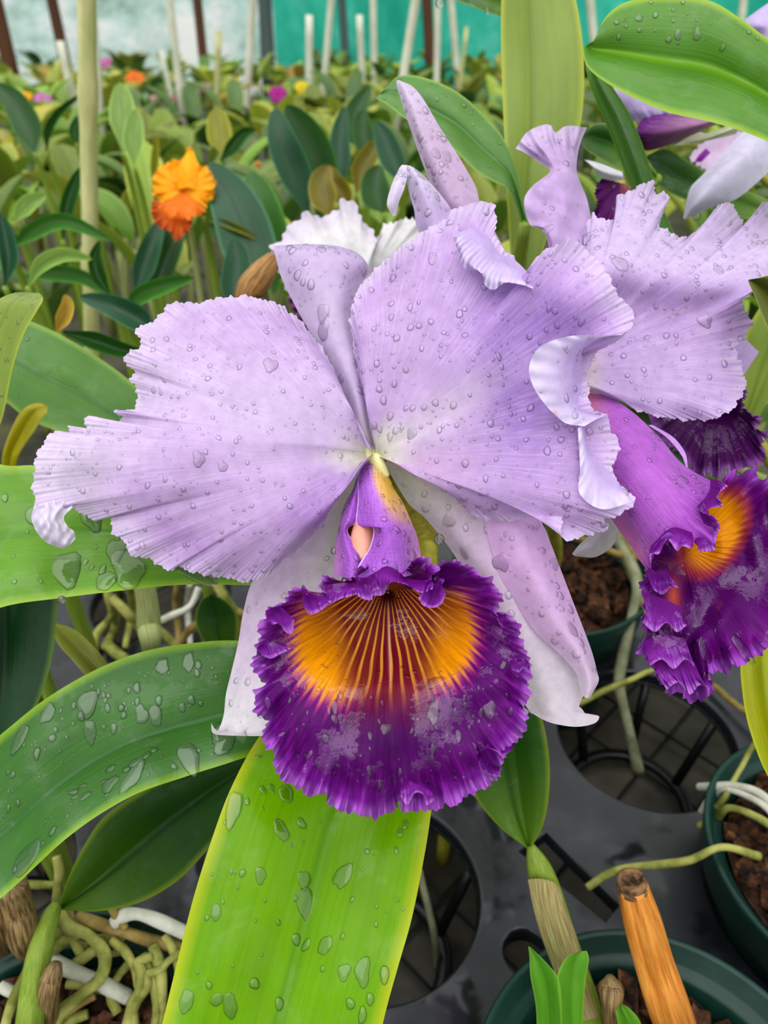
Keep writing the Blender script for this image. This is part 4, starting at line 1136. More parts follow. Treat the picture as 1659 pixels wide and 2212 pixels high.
ML['olive'] = mat_leaf('olive_leaf', (96, 104, 40), edge=(140, 150, 50), dark=(70, 74, 30), trans=0.15)

# bright leaf under the lip
F1 = leaf_rows([((318, 2330, .186), (800, 2330, .186)), ((350, 2212, .188), (832, 2190, .188)), ((375, 2110, .190), (858, 2095, .190)), ((415, 1950, .194), (888, 1990, .194)), ((455, 1820, .198), (911, 1880, .199)), ((500, 1700, .206), (930, 1765, .206)), ((562, 1588, .2195), (938, 1670, .213)), ((640, 1500, .227), (920, 1580, .222)), ((740, 1440, .232), (870, 1480, .230)), ((800, 1425, .234), (806, 1428, .234))], 110, 60, chan=0.006, mid=0.53)
leaf_plant('big bright lime-green wet leaf rising from below to the tip of the purple lip', F1, ML['bright'], (560, 2330, .190), lean=(0, .005), bulb=.005)
# leaf passing under the left petal
L1 = leaf_rows([((-120, 960, .222), (-120, 1370, .205)), ((0, 1003, .224), (0, 1313, .207)), ((80, 1006, .226), (130, 1292, .210)), ((190, 1025, .228), (270, 1275, .213)), ((330, 1060, .234), (400, 1263, .220)), ((450, 1110, .238), (540, 1264, .2285)), ((560, 1170, .241), (620, 1262, .236)), ((660, 1240, .243), (662, 1244, .243))], 90, 44, chan=0.003)
leaf_plant('wet lime-green leaf lying level under the lowest edge of a lavender petal', L1, ML['lime'], (-118, 1180, .212), lean=(-.02, .02))
# two-toned leaf crossing the lower left
L2 = leaf_rows([((-160, 1720, .218), (-160, 2060, .198)), ((0, 1588, .221), (0, 1942, .200)), ((95, 1512, .223), (150, 1806, .204)), ((200, 1450, .225), (280, 1722, .208)), ((300, 1410, .227), (400, 1678, .212)), ((400, 1391, .229), (500, 1646, .217)), ((515, 1384, .231), (600, 1610, .222)), ((620, 1410, .232), (670, 1560, .227)), ((720, 1480, .231), (724, 1486, .231))], 100, 50, chan=0.005, mid=0.62)
leaf_plant('broad wet green leaf with blue-green upper half, crossing above the root-filled pot', L2, ML['mid'], (-158, 1900, .206), lean=(-.07, .0))
# dark upright leaf at the edge
L4 = leaf_rows([((-40, 1640, .262), (5, 1600, .262)), ((-70, 1560, .260), (68, 1545, .260)), ((-90, 1450, .258), (108, 1440, .258)), ((-95, 1340, .255), (124, 1320, .255)), ((-80, 1220, .252), (122, 1220, .252)), ((-40, 1100, .250), (80, 1100, .250)), ((0, 1040, .25), (20, 1042, .25))], 50, 30, chan=0.004)
leaf_plant('dark green upright leaf between the two wet leaves at the picture edge', L4, ML['deep'], (-18, 1630, .263), lean=(-.01, .02))
# pale leaves and the yellow tip further up at the edge
L5 = leaf_rows([((-160, 620, .30), (-160, 830, .286)), ((0, 672, .312), (-20, 850, .294)), ((100, 708, .318), (60, 905, .298)), ((200, 764, .322), (150, 942, .302)), ((296, 836, .326), (250, 990, .31)), ((380, 930, .33), (350, 1020, .32)), ((440, 1020, .333), (440, 1024, .333))], 60, 40, chan=0.004)
leaf_plant('smooth mid-green leaf sloping down behind the frilled tip of a lavender petal', L5, ML['soft'], (-158, 725, .292), lean=(-.03, .03))
L6 = leaf_rows([((-60, 960, .262), (-20, 960, .262)), ((-60, 880, .260), (6, 900, .258)), ((-50, 800, .258), (26, 800, .252)), ((-40, 720, .256), (50, 725, .248)), ((-20, 660, .255), (82, 668, .245)), ((0, 645, .256), (92, 650, .246)), ((20, 636, .259), (91, 640, .250)), ((40, 631, .262), (84, 633, .256))], 44, 24, chan=0.0015)
leaf_plant('thin translucent leaf with folded-over tip, above the small yellow curled leaf', L6, ML['pale'], (-40, 960, .264), lean=(-.02, .02), bulb=.003)
L7 = leaf_rows([((2, 1010, .283), (34, 1010, .283)), ((6, 975, .281), (40, 985, .279)), ((20, 935, .279), (58, 955, .276)), ((40, 895, .278), (76, 930, .273)), ((60, 876, .278), (90, 905, .272)), ((85, 870, .28), (102, 890, .274)), ((103, 876, .281), (105, 879, .281))], 40, 20, chan=0.003)
leaf_plant('small curled yellow leaf tip with one brown spot', L7, ML['yellow'], (16, 1010, .284), bulb=.003, lean=(0, .02))

# upright pale leaf, notched leaf, and neighbours behind the blooms
UR = leaf_rows([((1118, 640, .298), (1150, 640, .298)), ((1104, 560, .297), (1168, 560, .297)), ((1098, 480, .296), (1190, 485, .296)), ((1093, 400, .295), (1216, 400, .295)), ((1090, 310, .294), (1245, 310, .294)), ((1086, 220, .293), (1260, 222, .293)), ((1083, 130, .292), (1261, 130, .292)), ((1082, 50, .291), (1254, 55, .291)), ((1086, -30, .29), (1236, -30, .29)), ((1110, -120, .29), (1200, -120, .29)), ((1150, -190, .29), (1156, -190, .29))], 80, 40, chan=0.004, mid=0.38)
leaf_plant('tall pale olive-green leaf standing upright between the two lavender blooms', UR, ML['pale'], (1134, 640, .299), bulb=.004, lean=(0, .01))
TR = leaf_rows([((1930, 330, .215), (1900, 480, .22)), ((1760, 150, .222), (1790, 390, .216)), ((1659, 84, .226), (1680, 318, .218)), ((1600, 40, .228), (1610, 286, .219)), ((1529, 0, .231), (1529, 262, .222)), ((1440, -8, .233), (1440, 242, .224)), ((1360, 2, .235), (1370, 212, .226)), ((1320, 25, .235), (1312, 180, .228)), ((1297, 55, .235), (1272, 148, .230)), ((1290, 80, .235), (1259, 112, .232)), ((1290, 85, .235), (1265, 98, .233))], 90, 44, chan=0.007, mid=0.55)
leaf_plant('glossy rich green leaf with a notched round tip hanging over the corner', TR, ML['glossy'], (1910, 400, .219), lean=(.15, .07), bulb=.005)
UL = leaf_rows([((1140, 480, .274), (1128, 486, .274)), ((1112, 360, .277), (1099, 412, .270)), ((1088, 300, .279), (1064, 392, .268)), ((1054, 258, .280), (1028, 370, .268)), ((1005, 211, .281), (978, 322, .268)), ((955, 181, .282), (925, 290, .270)), ((895, 163, .283), (870, 252, .273)), ((858, 166, .284), (836, 226, .276)), ((838, 185, .283), (815, 214, .279)), ((828, 196, .282), (818, 205, .281))], 60, 36, chan=0.005, mid=0.55)
leaf_plant('two-toned green leaf sloping away behind the narrow upright lavender sepal', UL, ML['soft'], (1134, 482, .274), lean=(.0, .02))
ST = leaf_rows([((1420, 540, .272), (1466, 525, .272)), ((1380, 450, .268), (1425, 430, .268)), ((1345, 360, .264), (1398, 340, .264)), ((1310, 270, .261), (1362, 250, .261)), ((1280, 200, .259), (1325, 190, .259)), ((1266, 150, .258), (1300, 150, .258)), ((1264, 110, .258), (1282, 112, .258))], 40, 20, chan=-0.004)
leaf_plant('narrow green leaf seen edge-on, slanting down behind the notched glossy leaf', ST, ML['soft'], (1442, 535, .273), lean=(-.032, .02), bulb=.003)
RD = leaf_rows([((1420, 400, .322), (1418, 372, .322)), ((1350, 372, .318), (1360, 290, .318)), ((1300, 345, .315), (1330, 270, .315)), ((1268, 325, .314), (1290, 266, .314)), ((1258, 310, .314), (1266, 280, .314))], 30, 20, chan=0.004)
leaf_plant('round-tipped dark green leaf under the notched leaf, beside the upright pale one', RD, ML['shoot'], (1420, 386, .323), lean=(.01, .165))
RE = leaf_rows([((1700, 490, .35), (1700, 450, .35)), ((1600, 470, .345), (1590, 400, .345)), ((1500, 440, .34), (1490, 350, .34)), ((1420, 400, .338), (1440, 320, .338)), ((1385, 345, .337), (1400, 335, .337))], 30, 20, chan=0.003)
leaf_plant('dark green leaf lying behind the long white sepal near the corner', RE, ML['shoot'], (1700, 470, .351), lean=(.12, .0))
TP = leaf_rows([((1200, 70, .33), (1200, 40, .33)), ((1080, 35, .325), (1090, -30, .325)), ((1020, 14, .322), (1030, -60, .322)), ((975, -4, .32), (970, -60, .32)), ((940, -25, .32), (940, -40, .32))], 26, 18, chan=0.003)
leaf_plant('leaf dipping into the top of the picture with a drop hanging from its edge', TP, ML['shoot'], (1200, 55, .332))
RY = leaf_rows([((1700, 1740, .236), (1730, 1720, .236)), ((1650, 1660, .235), (1720, 1640, .235)), ((1615, 1560, .234), (1710, 1540, .234)), ((1602, 1480, .234), (1700, 1460, .234)), ((1600, 1430, .235), (1690, 1390, .235)), ((1606, 1400, .237), (1680, 1340, .237))], 40, 24, chan=-0.004)
leaf_plant('ribbed yellow-green leaf base at the picture edge below the sideways bloom', RY, ML['ygreen'], (1715, 1735, .237), bulb=.004, lean=(.092, -.045))
RO = leaf_rows([((1800, 900, .212), (1840, 860, .212)), ((1700, 780, .205), (1760, 640, .205)), ((1660, 715, .203), (1700, 600, .203)), ((1634, 650, .202), (1665, 594, .202)), ((1618, 612, .202), (1640, 600, .202)), ((1616, 606, .202), (1618, 604, .202))], 30, 20, chan=0.005)
leaf_plant('brownish olive leaf tip poking in at the edge beside the sideways bloom', RO, ML['olive'], (1820, 880, .213), lean=(.185, .085))
RG = leaf_rows([((1560, 1010, .36), (1600, 1000, .36)), ((1590, 900, .35), (1650, 880, .35)), ((1600, 780, .345), (1720, 800, .345)), ((1620, 700, .34), (1780, 740, .34)), ((1680, 620, .338), (1780, 660, .338)), ((1760, 580, .335), (1764, 582, .335))], 40, 24, chan=0.004)
leaf_plant('yellow-green leaf glimpsed beyond the edge of the sideways bloom', RG, ML['pale'], (1580, 1005, .36), lean=(.122, -.025))

droplets([(F1, 110, .0004, .0013, 18, .0021, None)], 'raindrops on the big bright lime-green leaf below the purple lip', flat=0.42, stretch=0.8)
droplets([(L1, 90, .0005, .0016, 22, .004, lambda X, Y, R, T: sst(1020, 1060, Y) * sst(560, 420, X))], 'large flat raindrops on the level lime-green leaf under a lavender petal', flat=0.42, stretch=0.9)
droplets([(L2, 190, .0003, .0012, 16, .0025, lambda X, Y, R, T: sst(520, 470, X) * sst(-60, 0, X) * (np.abs(T - .62) > .1) * (T > .1) * (T < .9))], 'large flat raindrops on the broad leaf crossing above the root-filled pot', flat=0.42, stretch=0.9)
droplets([(TR, 40, .0003, .001, 3, .0014, lambda X, Y, R, T: sst(120, 60, Y)), (UL, 30, .0004, .001, 0, .001, None)], 'raindrops on the notched glossy leaf and its neighbour behind the blooms')
droplets([(L6, 30, .0004, .001, 0, .001, None), (L5, 25, .0004, .001, 0, .001, None)], 'raindrops on the thin translucent leaf and the smooth leaf behind it')
hanging_drop(951, 6, .31, 11, 'round water drop hanging from the leaf at the very top')
hanging_drop(1053, 24, .31, 6, 'tiny water drop hanging near the base of the topmost leaf')
hanging_drop(949, 1165, .2085, 12, 'water drop hanging from the pale sepal beside the yellow-green flower stem')
hanging_drop(722, 1190, .199, 8, 'water drop at the outer edge of the purple lip tube')
hanging_drop(134, 1296, .2095, 9, 'water drop hanging under the level lime-green leaf')
hanging_drop(1505, 468, .302, 9, 'water drop hanging by the tip of the long white sepal')
hanging_drop(1360, 382, .30, 8, 'water drop hanging beside the small white petal under the slanting stalk')

# ================================================================== BENCH: GROUND, TRAY, POTS
mb = MB()
gx, gy = np.meshgrid(np.linspace(-5.2, 5.2, 60), np.linspace(-0.6, 6.9, 60))
mb.grid(np.stack([gx, gy, np.zeros_like(gx)], -1))
tag(mb.build('ground', M['ground']), 'grey-brown ground under the trays and pots', None, kind='structure')
# bench wires seen through the holes
mb = MB()
for k in range(-9, 16):
    c = k * 0.055
    tube(mb, [np.array([c - .3, 0.0, .004]), np.array([c + .3, .62, .004])], .0009, 6, m=2)
    tube(mb, [np.array([c + .3 - .1, 0.0, .006]), np.array([c - .3 - .1, .62, .006])], .0009, 6, m=2)
tag(mb.build('wire_grid', M['mesh']), 'thin dark wires crossing under the tray', None, kind='structure')

hs = at_z(1134, 2070, TRAY_Z)
small = [(hs[0], hs[1], .0115), (.035, .255, .012)]
cu = bpy.data.curves.new('tray_outline', 'CURVE')
cu.dimensions = '2D'
cu.fill_mode = 'BOTH'
cu.extrude = 0.0035
cu.bevel_depth = 0.0018
cu.bevel_resolution = 2


def poly(pts):
    s = cu.splines.new('POLY')
    s.points.add(len(pts) - 1)
    for p, q in zip(s.points, pts):
        p.co = (q[0], q[1], 0, 1)
    s.use_cyclic_u = True


poly([(-.33, -.03), (.37, -.03), (.37, .50), (-.33, .50)])
for x, y, r in holes + small:
    poly([(x + r * math.cos(a), y + r * math.sin(a)) for a in np.linspace(0, 2 * math.pi, 56, endpoint=False)])
sl = [at_z(*q, TRAY_Z) for q in ((1178, 1800), (1345, 1968), (1306, 2012), (1108, 1850))]
poly([(p[0], p[1]) for p in sl])
tmp = bpy.data.objects.new('tmp_tray', cu)
COL.objects.link(tmp)
dg = bpy.context.evaluated_depsgraph_get()
tme = bpy.data.meshes.new_from_object(tmp.evaluated_get(dg))
bpy.data.objects.remove(tmp)
tray = empty('plant_tray', (.02, .235, 0), 'wet black plastic tray with round pot holes, under all the green pots', 'plant tray')
tme.materials.clear(); tme.materials.append(M['tray'])
top = bpy.data.objects.new('tray_top', tme)
COL.objects.link(top)
top.location = (-.02, -.235, TRAY_Z)
top.parent = tray
M['black'] = mat_mix('black_plastic', (20, 22, 24), (32, 34, 36), (30, 30), rough=0.32, bump=0.1)
for x, y, r in holes[:2] + holes[6:8]:
    mb = MB()
    for k in range(7):
        a = 2 * math.pi * k / 7 + .35
        tube(mb, [np.array([x + (r + .001) * math.cos(a), y + (r + .001) * math.sin(a), TRAY_Z - .002]), np.array([x + .7 * r * math.cos(a), y + .7 * r * math.sin(a), .012])], .003, 6, m=3)
    a = np.linspace(0, 2 * np.pi, 40, endpoint=False)
    for rad, z, w in ((.7 * r, .012, .004), (1.0 * r, TRAY_Z - .004, .0025)):
        q = np.linspace(0, 2 * np.pi, 8, endpoint=False)
        P = np.stack([np.stack([x + (rad + w * np.cos(t)) * np.cos(a), y + (rad + w * np.cos(t)) * np.sin(a), np.full_like(a, z) + w * .7 * np.sin(t)], -1) for t in np.append(q, q[:1])])
        mb.grid(P, closed=True)
    mb.build('pot_cup', M['black'], tray)
for sx, sy in ((-.3, 0), (.34, 0), (-.3, .47), (.34, .47)):
    mb = MB()
    tube(mb, [np.array([sx, sy, 0.0]), np.array([sx, sy, TRAY_Z])], .006, 8, m=3)
    mb.build('foot', M['black'], tray)

POT_LABELS = {'front': 'dark green plastic pot holding the cut orange cane and a young shoot', 'side': 'dark green plastic pot full of rough bark at the picture edge',
              'back': 'dark green pot in the shade behind the hanging lilac sepal', 'roots': 'dark green pot overflowing with tangled aerial roots'}


def make_bark(x, y, z, R, n, seed, label):
    r = np.random.default_rng(seed)
    mb = MB()
    lathe(mb, [(0.0005, z), (R * .5, z + .002), (R, z - .001)], (x, y, 0), 32)
    for k in range(n):
        a, q = r.random() * 6.28, R * math.sqrt(r.random()) * .93
        s = np.array([.002 + .007 * r.random() ** 2, .002 + .004 * r.random() ** 2, .0015 + .003 * r.random()])
        base = np.array([[-1, -1, -1], [1, -1, -1], [1, 1, -1], [-1, 1, -1], [-.8, -.8, 1], [.8, -.8, 1], [.8, .8, 1], [-.8, .8, 1]], float) * s
        base += (r.random((8, 3)) - .5) * s * .9
        e = r.random(3) * [1.4, 1.4, 6.28] - [.7, .7, 0]
        c, sn = np.cos(e), np.sin(e)
        Rm = np.array([[c[2], -sn[2], 0], [sn[2], c[2], 0], [0, 0, 1]]) @ np.array([[1, 0, 0], [0, c[0], -sn[0]], [0, sn[0], c[0]]]) @ np.array([[c[1], 0, sn[1]], [0, 1, 0], [-sn[1], 0, c[1]]])
        mb.add(base @ Rm.T + [x + q * math.cos(a), y + q * math.sin(a), z + .002 + .004 * r.random()], [[0, 3, 2, 1], [4, 5, 6, 7], [0, 1, 5, 4], [1, 2, 6, 5], [2, 3, 7, 6], [3, 0, 4, 7]])
    return tag(mb.build('potting_bark', M['bark'], smooth=False), label, 'bark', kind='stuff')


for k, (x, y) in pots.items():
    o = empty('flower_pot', (x, y, 0), POT_LABELS[k], 'plant pot')
    mb = MB()
    lathe(mb, [(.0005, .004), (.044, .004), (.046, .0), (.0485, .004), (.0575, .088), (.0575, .090), (.0535, .090), (.044, .008), (.0005, .008)], (x, y, 0), 72)
    mb.build('wall', M['pot'], o)
    mb = MB()
    lathe(mb, [(.0575, .088), (.0625, .088), (.0635, .090), (.066, .108), (.0668, RIM_Z - .001), (.0655, RIM_Z), (.0640, RIM_Z - .001), (.0618, .1045), (.0600, .1038), (.0572, .1030), (.0562, .1015), (.0535, .089)], (x, y, 0), 96)
    mb.build('rim', M['pot'], o)
make_bark(*pots['front'], .094, .0525, 300, 5, 'bark chips around the cut cane in the green pot')
make_bark(*pots['side'], .100, .054, 330, 6, 'coarse reddish bark chunks filling the pot at the edge')
make_bark(*pots['back'], .098, .054, 160, 7, 'dark bark in the shaded pot behind the lilac sepal')
make_bark(*pots['roots'], .094, .0525, 220, 8, 'dark bark under the tangle of aerial roots')

# ------------------------------------------------------------------ plant in the front pot
fp = empty('orchid_plant', (pots['front'][0], pots['front'][1], .094), 'orchid in the front green pot with a cut orange cane and one papery-stemmed leaf', 'orchid plant')
SL = leaf_rows([((1138, 1832, .262), (1146, 1832, .262)), ((1085, 1792, .260), (1168, 1795, .260)), ((1035, 1735, .257), (1183, 1740, .257)), ((1005, 1680, .254), (1188, 1665, .254)), ((990, 1600, .250), (1180, 1590, .250)), ((1000, 1520, .247), (1160, 1520, .247)), ((1030, 1450, .245), (1120, 1450, .245)), ((1070, 1400, .244), (1074, 1400, .244))], 60, 34, chan=0.006, mid=0.6)
mb = MB(); mb.grid(SL['P']); mb.build('leaf', ML['shoot'], fp)
mb = MB()
tube(mb, [W(1146, 1826, .262), W(1162, 1870, .262), W(1180, 1920, .263), W(1214, 2030, .266), W(1250, 2140, .270), at_z(1290, 2290, .092)], [.0014, .0042, .0052, .0056, .0062, .0066], 20, ribs=6, rib_d=.06)
psb = mb.build('pseudobulb', M['bulb'], fp)
mb = MB()
sh = [[(1140, 1900, .2575), (1165, 1898, .2555), (1195, 1905, .2555), (1210, 1920, .2585)], [(1152, 1960, .258), (1180, 1955, .2555), (1210, 1955, .256), (1222, 1960, .259)], [(1172, 2030, .260), (1200, 2025, .2575), (1232, 2020, .258), (1244, 2020, .261)], [(1198, 2100, .263), (1220, 2095, .2605), (1250, 2085, .261), (1260, 2082, .264)], [(1240, 2212, .266), (1262, 2205, .264), (1284, 2200, .2645), (1294, 2195, .267)]]
put(mb, loft(sh, 40, 16), solid((200, 200, 150)))
mb.build('papery_sheath', M['sheath'], psb)
mb = MB()
tube(mb, [W(1365, 1912, .2385), W(1385, 1990, .243), W(1410, 2080, .249), W(1440, 2170, .255), at_z(1475, 2270, .092)], [.0046, .0060, .0064, .0070, .0072], 40, ribs=5, rib_d=.09, m=40)
cane = mb.build('cut_cane', M['cane'], fp)
mb = MB()
c0 = W(np.float64(1365), np.float64(1908), np.float64(.2382)); ax = W(np.float64(1365), np.float64(1900), np.float64(.2376)) - c0
ax /= np.linalg.norm(ax); e1 = np.cross(ax, [0, 1, 0]); e1 /= np.linalg.norm(e1); e2 = np.cross(ax, e1)
aa = np.linspace(0, 2 * np.pi, 36, endpoint=False)
mb.grid(np.stack([c0 + (np.cos(aa) * r)[:, None] * e1 + (np.sin(aa) * r)[:, None] * e2 + ax * z for r, z in ((.0043, -.003), (.0049, -.0025), (.0049, -.0012), (.0044, -.0008), (.0047, -.0002), (.0047, .0016), (.0042, .0021), (.0030, .0018), (.0022, .0010), (.0003, .0006))]), closed=True)
mb.build('cut_end', M['cane_cut'], cane)
mys = mat_leaf('young_leaf', (112, 178, 52), edge=(150, 200, 80), dark=(84, 150, 40), trans=0.4, rough=0.3)
for rows in ([((1160, 2280, .246), (1215, 2280, .243)), ((1158, 2180, .243), (1214, 2190, .238)), ((1146, 2110, .241), (1208, 2120, .237)), ((1144, 2070, .241), (1185, 2085, .238)), ((1141, 2044, .241), (1146, 2046, .241))],
             [((1212, 2280, .243), (1258, 2280, .246)), ((1210, 2190, .238), (1260, 2180, .243)), ((1204, 2120, .237), (1266, 2110, .242)), ((1210, 2090, .238), (1272, 2075, .241)), ((1225, 2068, .239), (1268, 2056, .241)), ((1245, 2058, .240), (1262, 2054, .241))]):
    g = leaf_rows(rows, 40, 24, chan=0.0025)
    mb = MB(); mb.grid(g['P']); mb.build('young_leaf', mys, fp)
mb = MB()
tube(mb, [W(1318, 2108, .252), W(1320, 2135, .252), W(1322, 2170, .254), at_z(1330, 2260, .092)], [.0012, .0042, .0036, .0042], 16)
mb.build('bud_stub', M['brown_cane'], fp)
g = leaf_rows([((1350, 2280, .250), (1400, 2280, .250)), ((1335, 2212, .248), (1385, 2212, .248)), ((1330, 2180, .248), (1362, 2180, .248)), ((1336, 2168, .248), (1342, 2168, .248))], 20, 14, chan=-0.003)
mb = MB(); mb.grid(g['P']); mb.build('small_leaf', mys, fp)

# ------------------------------------------------------------------ plant with the aerial roots
rpnt = empty('orchid_plant', (pots['roots'][0], pots['roots'][1], .094), 'orchid in the root-filled pot with one dark green leaf and ropy olive aerial roots', 'orchid plant')
L3 = leaf_rows([((126, 1958, .278), (134, 1966, .278)), ((150, 1890, .278), (215, 1968, .274)), ((185, 1820, .278), (300, 1950, .272)), ((225, 1765, .277), (380, 1905, .270)), ((300, 1712, .276), (440, 1845, .268)), ((400, 1665, .275), (500, 1770, .266)), ((500, 1630, .274), (560, 1690, .266)), ((580, 1605, .273), (584, 1610, .273))], 60, 34, chan=0.006, mid=0.45)
mb = MB(); mb.grid(L3['P']); mb.build('leaf', ML['dark'], rpnt)
mb = MB()
tube(mb, [W(122, 1955, .279), W(105, 1990, .274), W(85, 2060, .268), W(72, 2140, .266), W(64, 2212, .266), at_z(55, 2280, .092)], [.0022, .0036, .0045, .0048, .005, .005], 18, ribs=6, rib_d=.07)
mb.build('pseudobulb', M['bulb'], rpnt)


def root(pts, rpx, mat, parent, zs=None):
    P = [at_z(x, y, z) for x, y, z in pts]
    s = [np.linalg.norm(p - CAM) / FPX * rpx * .9 for p in P]
    s = np.array(s) * (1 + .12 * np.sin(np.arange(len(P)) * 2.3))
    mb = MB()
    tube(mb, P, s, 10, m=8 * len(P))
    return mb.build('aerial_root', mat, parent)


R0 = [
    ([(120, 1955, .135), (145, 2000, .13), (190, 2020, .125), (225, 2060, .122), (218, 2110, .12), (175, 2150, .116), (130, 2190, .11), (110, 2240, .104)], 12, 'root'),
    ([(105, 2070, .114), (140, 2090, .114), (190, 2110, .112), (230, 2130, .11), (278, 2155, .104)], 14, 'root_white'),
    ([(165, 1980, .126), (210, 1995, .124), (260, 2010, .122), (320, 2030, .118), (400, 2050, .112)], 12, 'root_tan'),
    ([(245, 1995, .125), (268, 1978, .127), (300, 1975, .126), (345, 1990, .123), (410, 2020, .118)], 13, 'root_white'),
    ([(110, 2060, .116), (140, 2030, .118), (170, 2020, .118)], 11, 'root'), ([(112, 2040, .118), (135, 2010, .12), (150, 2020, .119), (175, 2060, .114)], 9, 'root'),
    ([(240, 2030, .120), (270, 2055, .118), (290, 2090, .116), (300, 2130, .112)], 9, 'root'), ([(290, 2220, .104), (285, 2170, .11), (300, 2140, .113), (305, 2100, .116), (298, 2080, .117), (330, 2065, .117)], 10, 'root'),
    ([(270, 2230, .104), (292, 2165, .11), (318, 2130, .113), (310, 2100, .115)], 11, 'root'), ([(318, 2103, .115), (345, 2095, .115), (365, 2075, .116), (390, 2060, .116)], 8, 'root'),
    ([(330, 2040, .118), (345, 2090, .114), (350, 2150, .11), (340, 2230, .1)], 11, 'root'), ([(310, 2060, .116), (330, 2120, .112), (338, 2180, .108), (330, 2240, .1)], 9, 'root'),
    ([(10, 2225, .104), (30, 2160, .108), (52, 2110, .112), (62, 2090, .112)], 10, 'root'), ([(130, 2200, .108), (165, 2170, .111), (205, 2150, .112)], 9, 'root_tan'),
    ([(150, 2090, .112), (180, 2070, .114), (215, 2045, .117)], 10, 'root'), ([(240, 1960, .131), (256, 1985, .127), (272, 2005, .124)], 8, 'root_tan'),
    ([(148, 1968, .128), (160, 1990, .126), (190, 2012, .123)], 8, 'root_tan'), ([(0, 2130, .108), (20, 2140, .107), (40, 2150, .106)], 10, 'root_white'),
    ([(190, 2030, .115), (215, 2030, .116), (245, 2020, .117), (270, 2030, .116)], 9, 'root'), ([(145, 2125, .11), (180, 2128, .11), (230, 2140, .108)], 9, 'root'),
    ([(122, 1850, .15), (128, 1885, .145), (122, 1930, .14), (120, 1958, .136)], 9, 'root'), ([(50, 1910, .135), (90, 1912, .136), (120, 1912, .138)], 8, 'root'),
    ([(170, 2040, .112), (200, 2055, .112), (240, 2060, .112), (275, 2050, .112)], 8, 'root'), ([(255, 2190, .104), (240, 2150, .107), (255, 2110, .11), (280, 2080, .113)], 9, 'root'),
    ([(355, 2020, .118), (375, 2055, .115), (385, 2100, .11), (372, 2160, .102)], 9, 'root'), ([(120, 2230, .102), (150, 2205, .105), (190, 2190, .106)], 10, 'root'),
]
for pts, rp_, mt in R0:
    root(pts, rp_, M[mt], rpnt)
mb = MB()
tube(mb, [W(25, 1910, .262), W(38, 1960, .268), W(50, 2020, .274), at_z(62, 2060, .092)], [.0052, .0055, .0056, .004], 16)
mb.build('brown_cane', M['brown_cane'], rpnt)
mb = MB()
tube(mb, [W(-25, 1930, .265), W(-8, 1990, .27), at_z(5, 2060, .092)], [.005, .005, .004], 14)
mb.build('brown_cane', M['brown_cane'], rpnt)
mb = MB()
tube(mb, [W(122, 2082, .262), W(112, 2110, .262), W(105, 2150, .264), at_z(105, 2240, .092)], [.002, .0036, .0036, .0036], 14)
mb.build('cut_cane', M['brown_cane'], rpnt)

# ------------------------------------------------------------------ roots of other pots
def root_thing(pts, rpx, mat, label):
    P = [at_z(x, y, z) for x, y, z in pts]
    s = [np.linalg.norm(p - CAM) / FPX * rpx * .9 for p in P]
    mb = MB()
    tube(mb, P, s, 10, m=8 * len(P))
    return tag(mb.build('aerial_root', mat), label, 'orchid root')


side = empty('orchid_plant', (pots['side'][0], pots['side'][1], .1), 'orchid rooted in the bark-filled pot, pale root tips creeping over its rim', 'orchid plant')
mb = MB()
tube(mb, [np.array([.25, .20, .1]), np.array([.256, .205, .16]), np.array([.262, .21, .24])], [.006, .007, .003], 12)
mb.build('pseudobulb', M['bulb_pale'], side)
for pts, rp_, mt in [([(1268, 1918, .085), (1310, 1890, .09), (1350, 1875, .094), (1420, 1868, .102), (1490, 1858, .112), (1560, 1830, .118), (1640, 1850, .112)], 8, 'root'),
                     ([(1510, 1700, .1), (1540, 1699, .108), (1590, 1697, .116), (1650, 1720, .12), (1700, 1790, .112)], 8, 'root_white'), ([(1515, 1755, .09), (1535, 1725, .1), (1570, 1705, .112), (1650, 1740, .119), (1690, 1800, .11)], 7, 'root_white'),
                     ([(1510, 1785, .092), (1545, 1770, .1), (1580, 1745, .116), (1660, 1780, .118), (1700, 1830, .108)], 8, 'root'), ([(1525, 1760, .095), (1560, 1730, .108), (1600, 1660, .12), (1640, 1600, .13), (1690, 1640, .135), (1730, 1760, .11)], 6, 'root')]:
    root(pts, rp_, M[mt], side)
backp = empty('orchid_plant', (pots['back'][0], pots['back'][1], .1), 'orchid rooted in the shaded pot, long grey roots dangling into the tray holes', 'orchid plant')
mb = MB()
tube(mb, [np.array([.080, .385, .1]), np.array([.076, .39, .15]), np.array([.074, .395, .20])], [.005, .006, .003], 12)
mb.build('pseudobulb', M['bulb_pale'], backp)
for pts, rp_, mt in [([(1330, 1160, .12), (1375, 1250, .125), (1365, 1330, .11), (1345, 1420, .09), (1338, 1480, .08), (1355, 1560, .06), (1380, 1670, .03)], 12, 'root_grey'),
                     ([(1250, 1520, .08), (1310, 1490, .085), (1380, 1460, .09), (1440, 1420, .095), (1400, 1330, .11), (1340, 1190, .118)], 7, 'root'),
                     ([(1220, 1155, .118), (1270, 1170, .122), (1330, 1195, .125), (1375, 1200, .124), (1330, 1150, .118)], 9, 'root_tan'), ([(1180, 1110, .12), (1210, 1105, .125), (1260, 1120, .125), (1300, 1150, .12)], 13, 'root_tan')]:
    root(pts, rp_, M[mt], backp)
root_thing([(905, 1880, .06), (925, 1960, .045), (938, 2020, .03), (945, 2090, .004)], 8, M['root_grey'], 'pale grey root hanging inside the tray hole beside the bright leaf')
root_thing([(1540, 1480, .08), (1600, 1530, .082), (1670, 1570, .085), (1740, 1600, .085), (1780, 1640, .085), (1800, 1660, .079)], 7, M['root_tan'], 'thin tan root reaching across the gap under the sideways bloom')

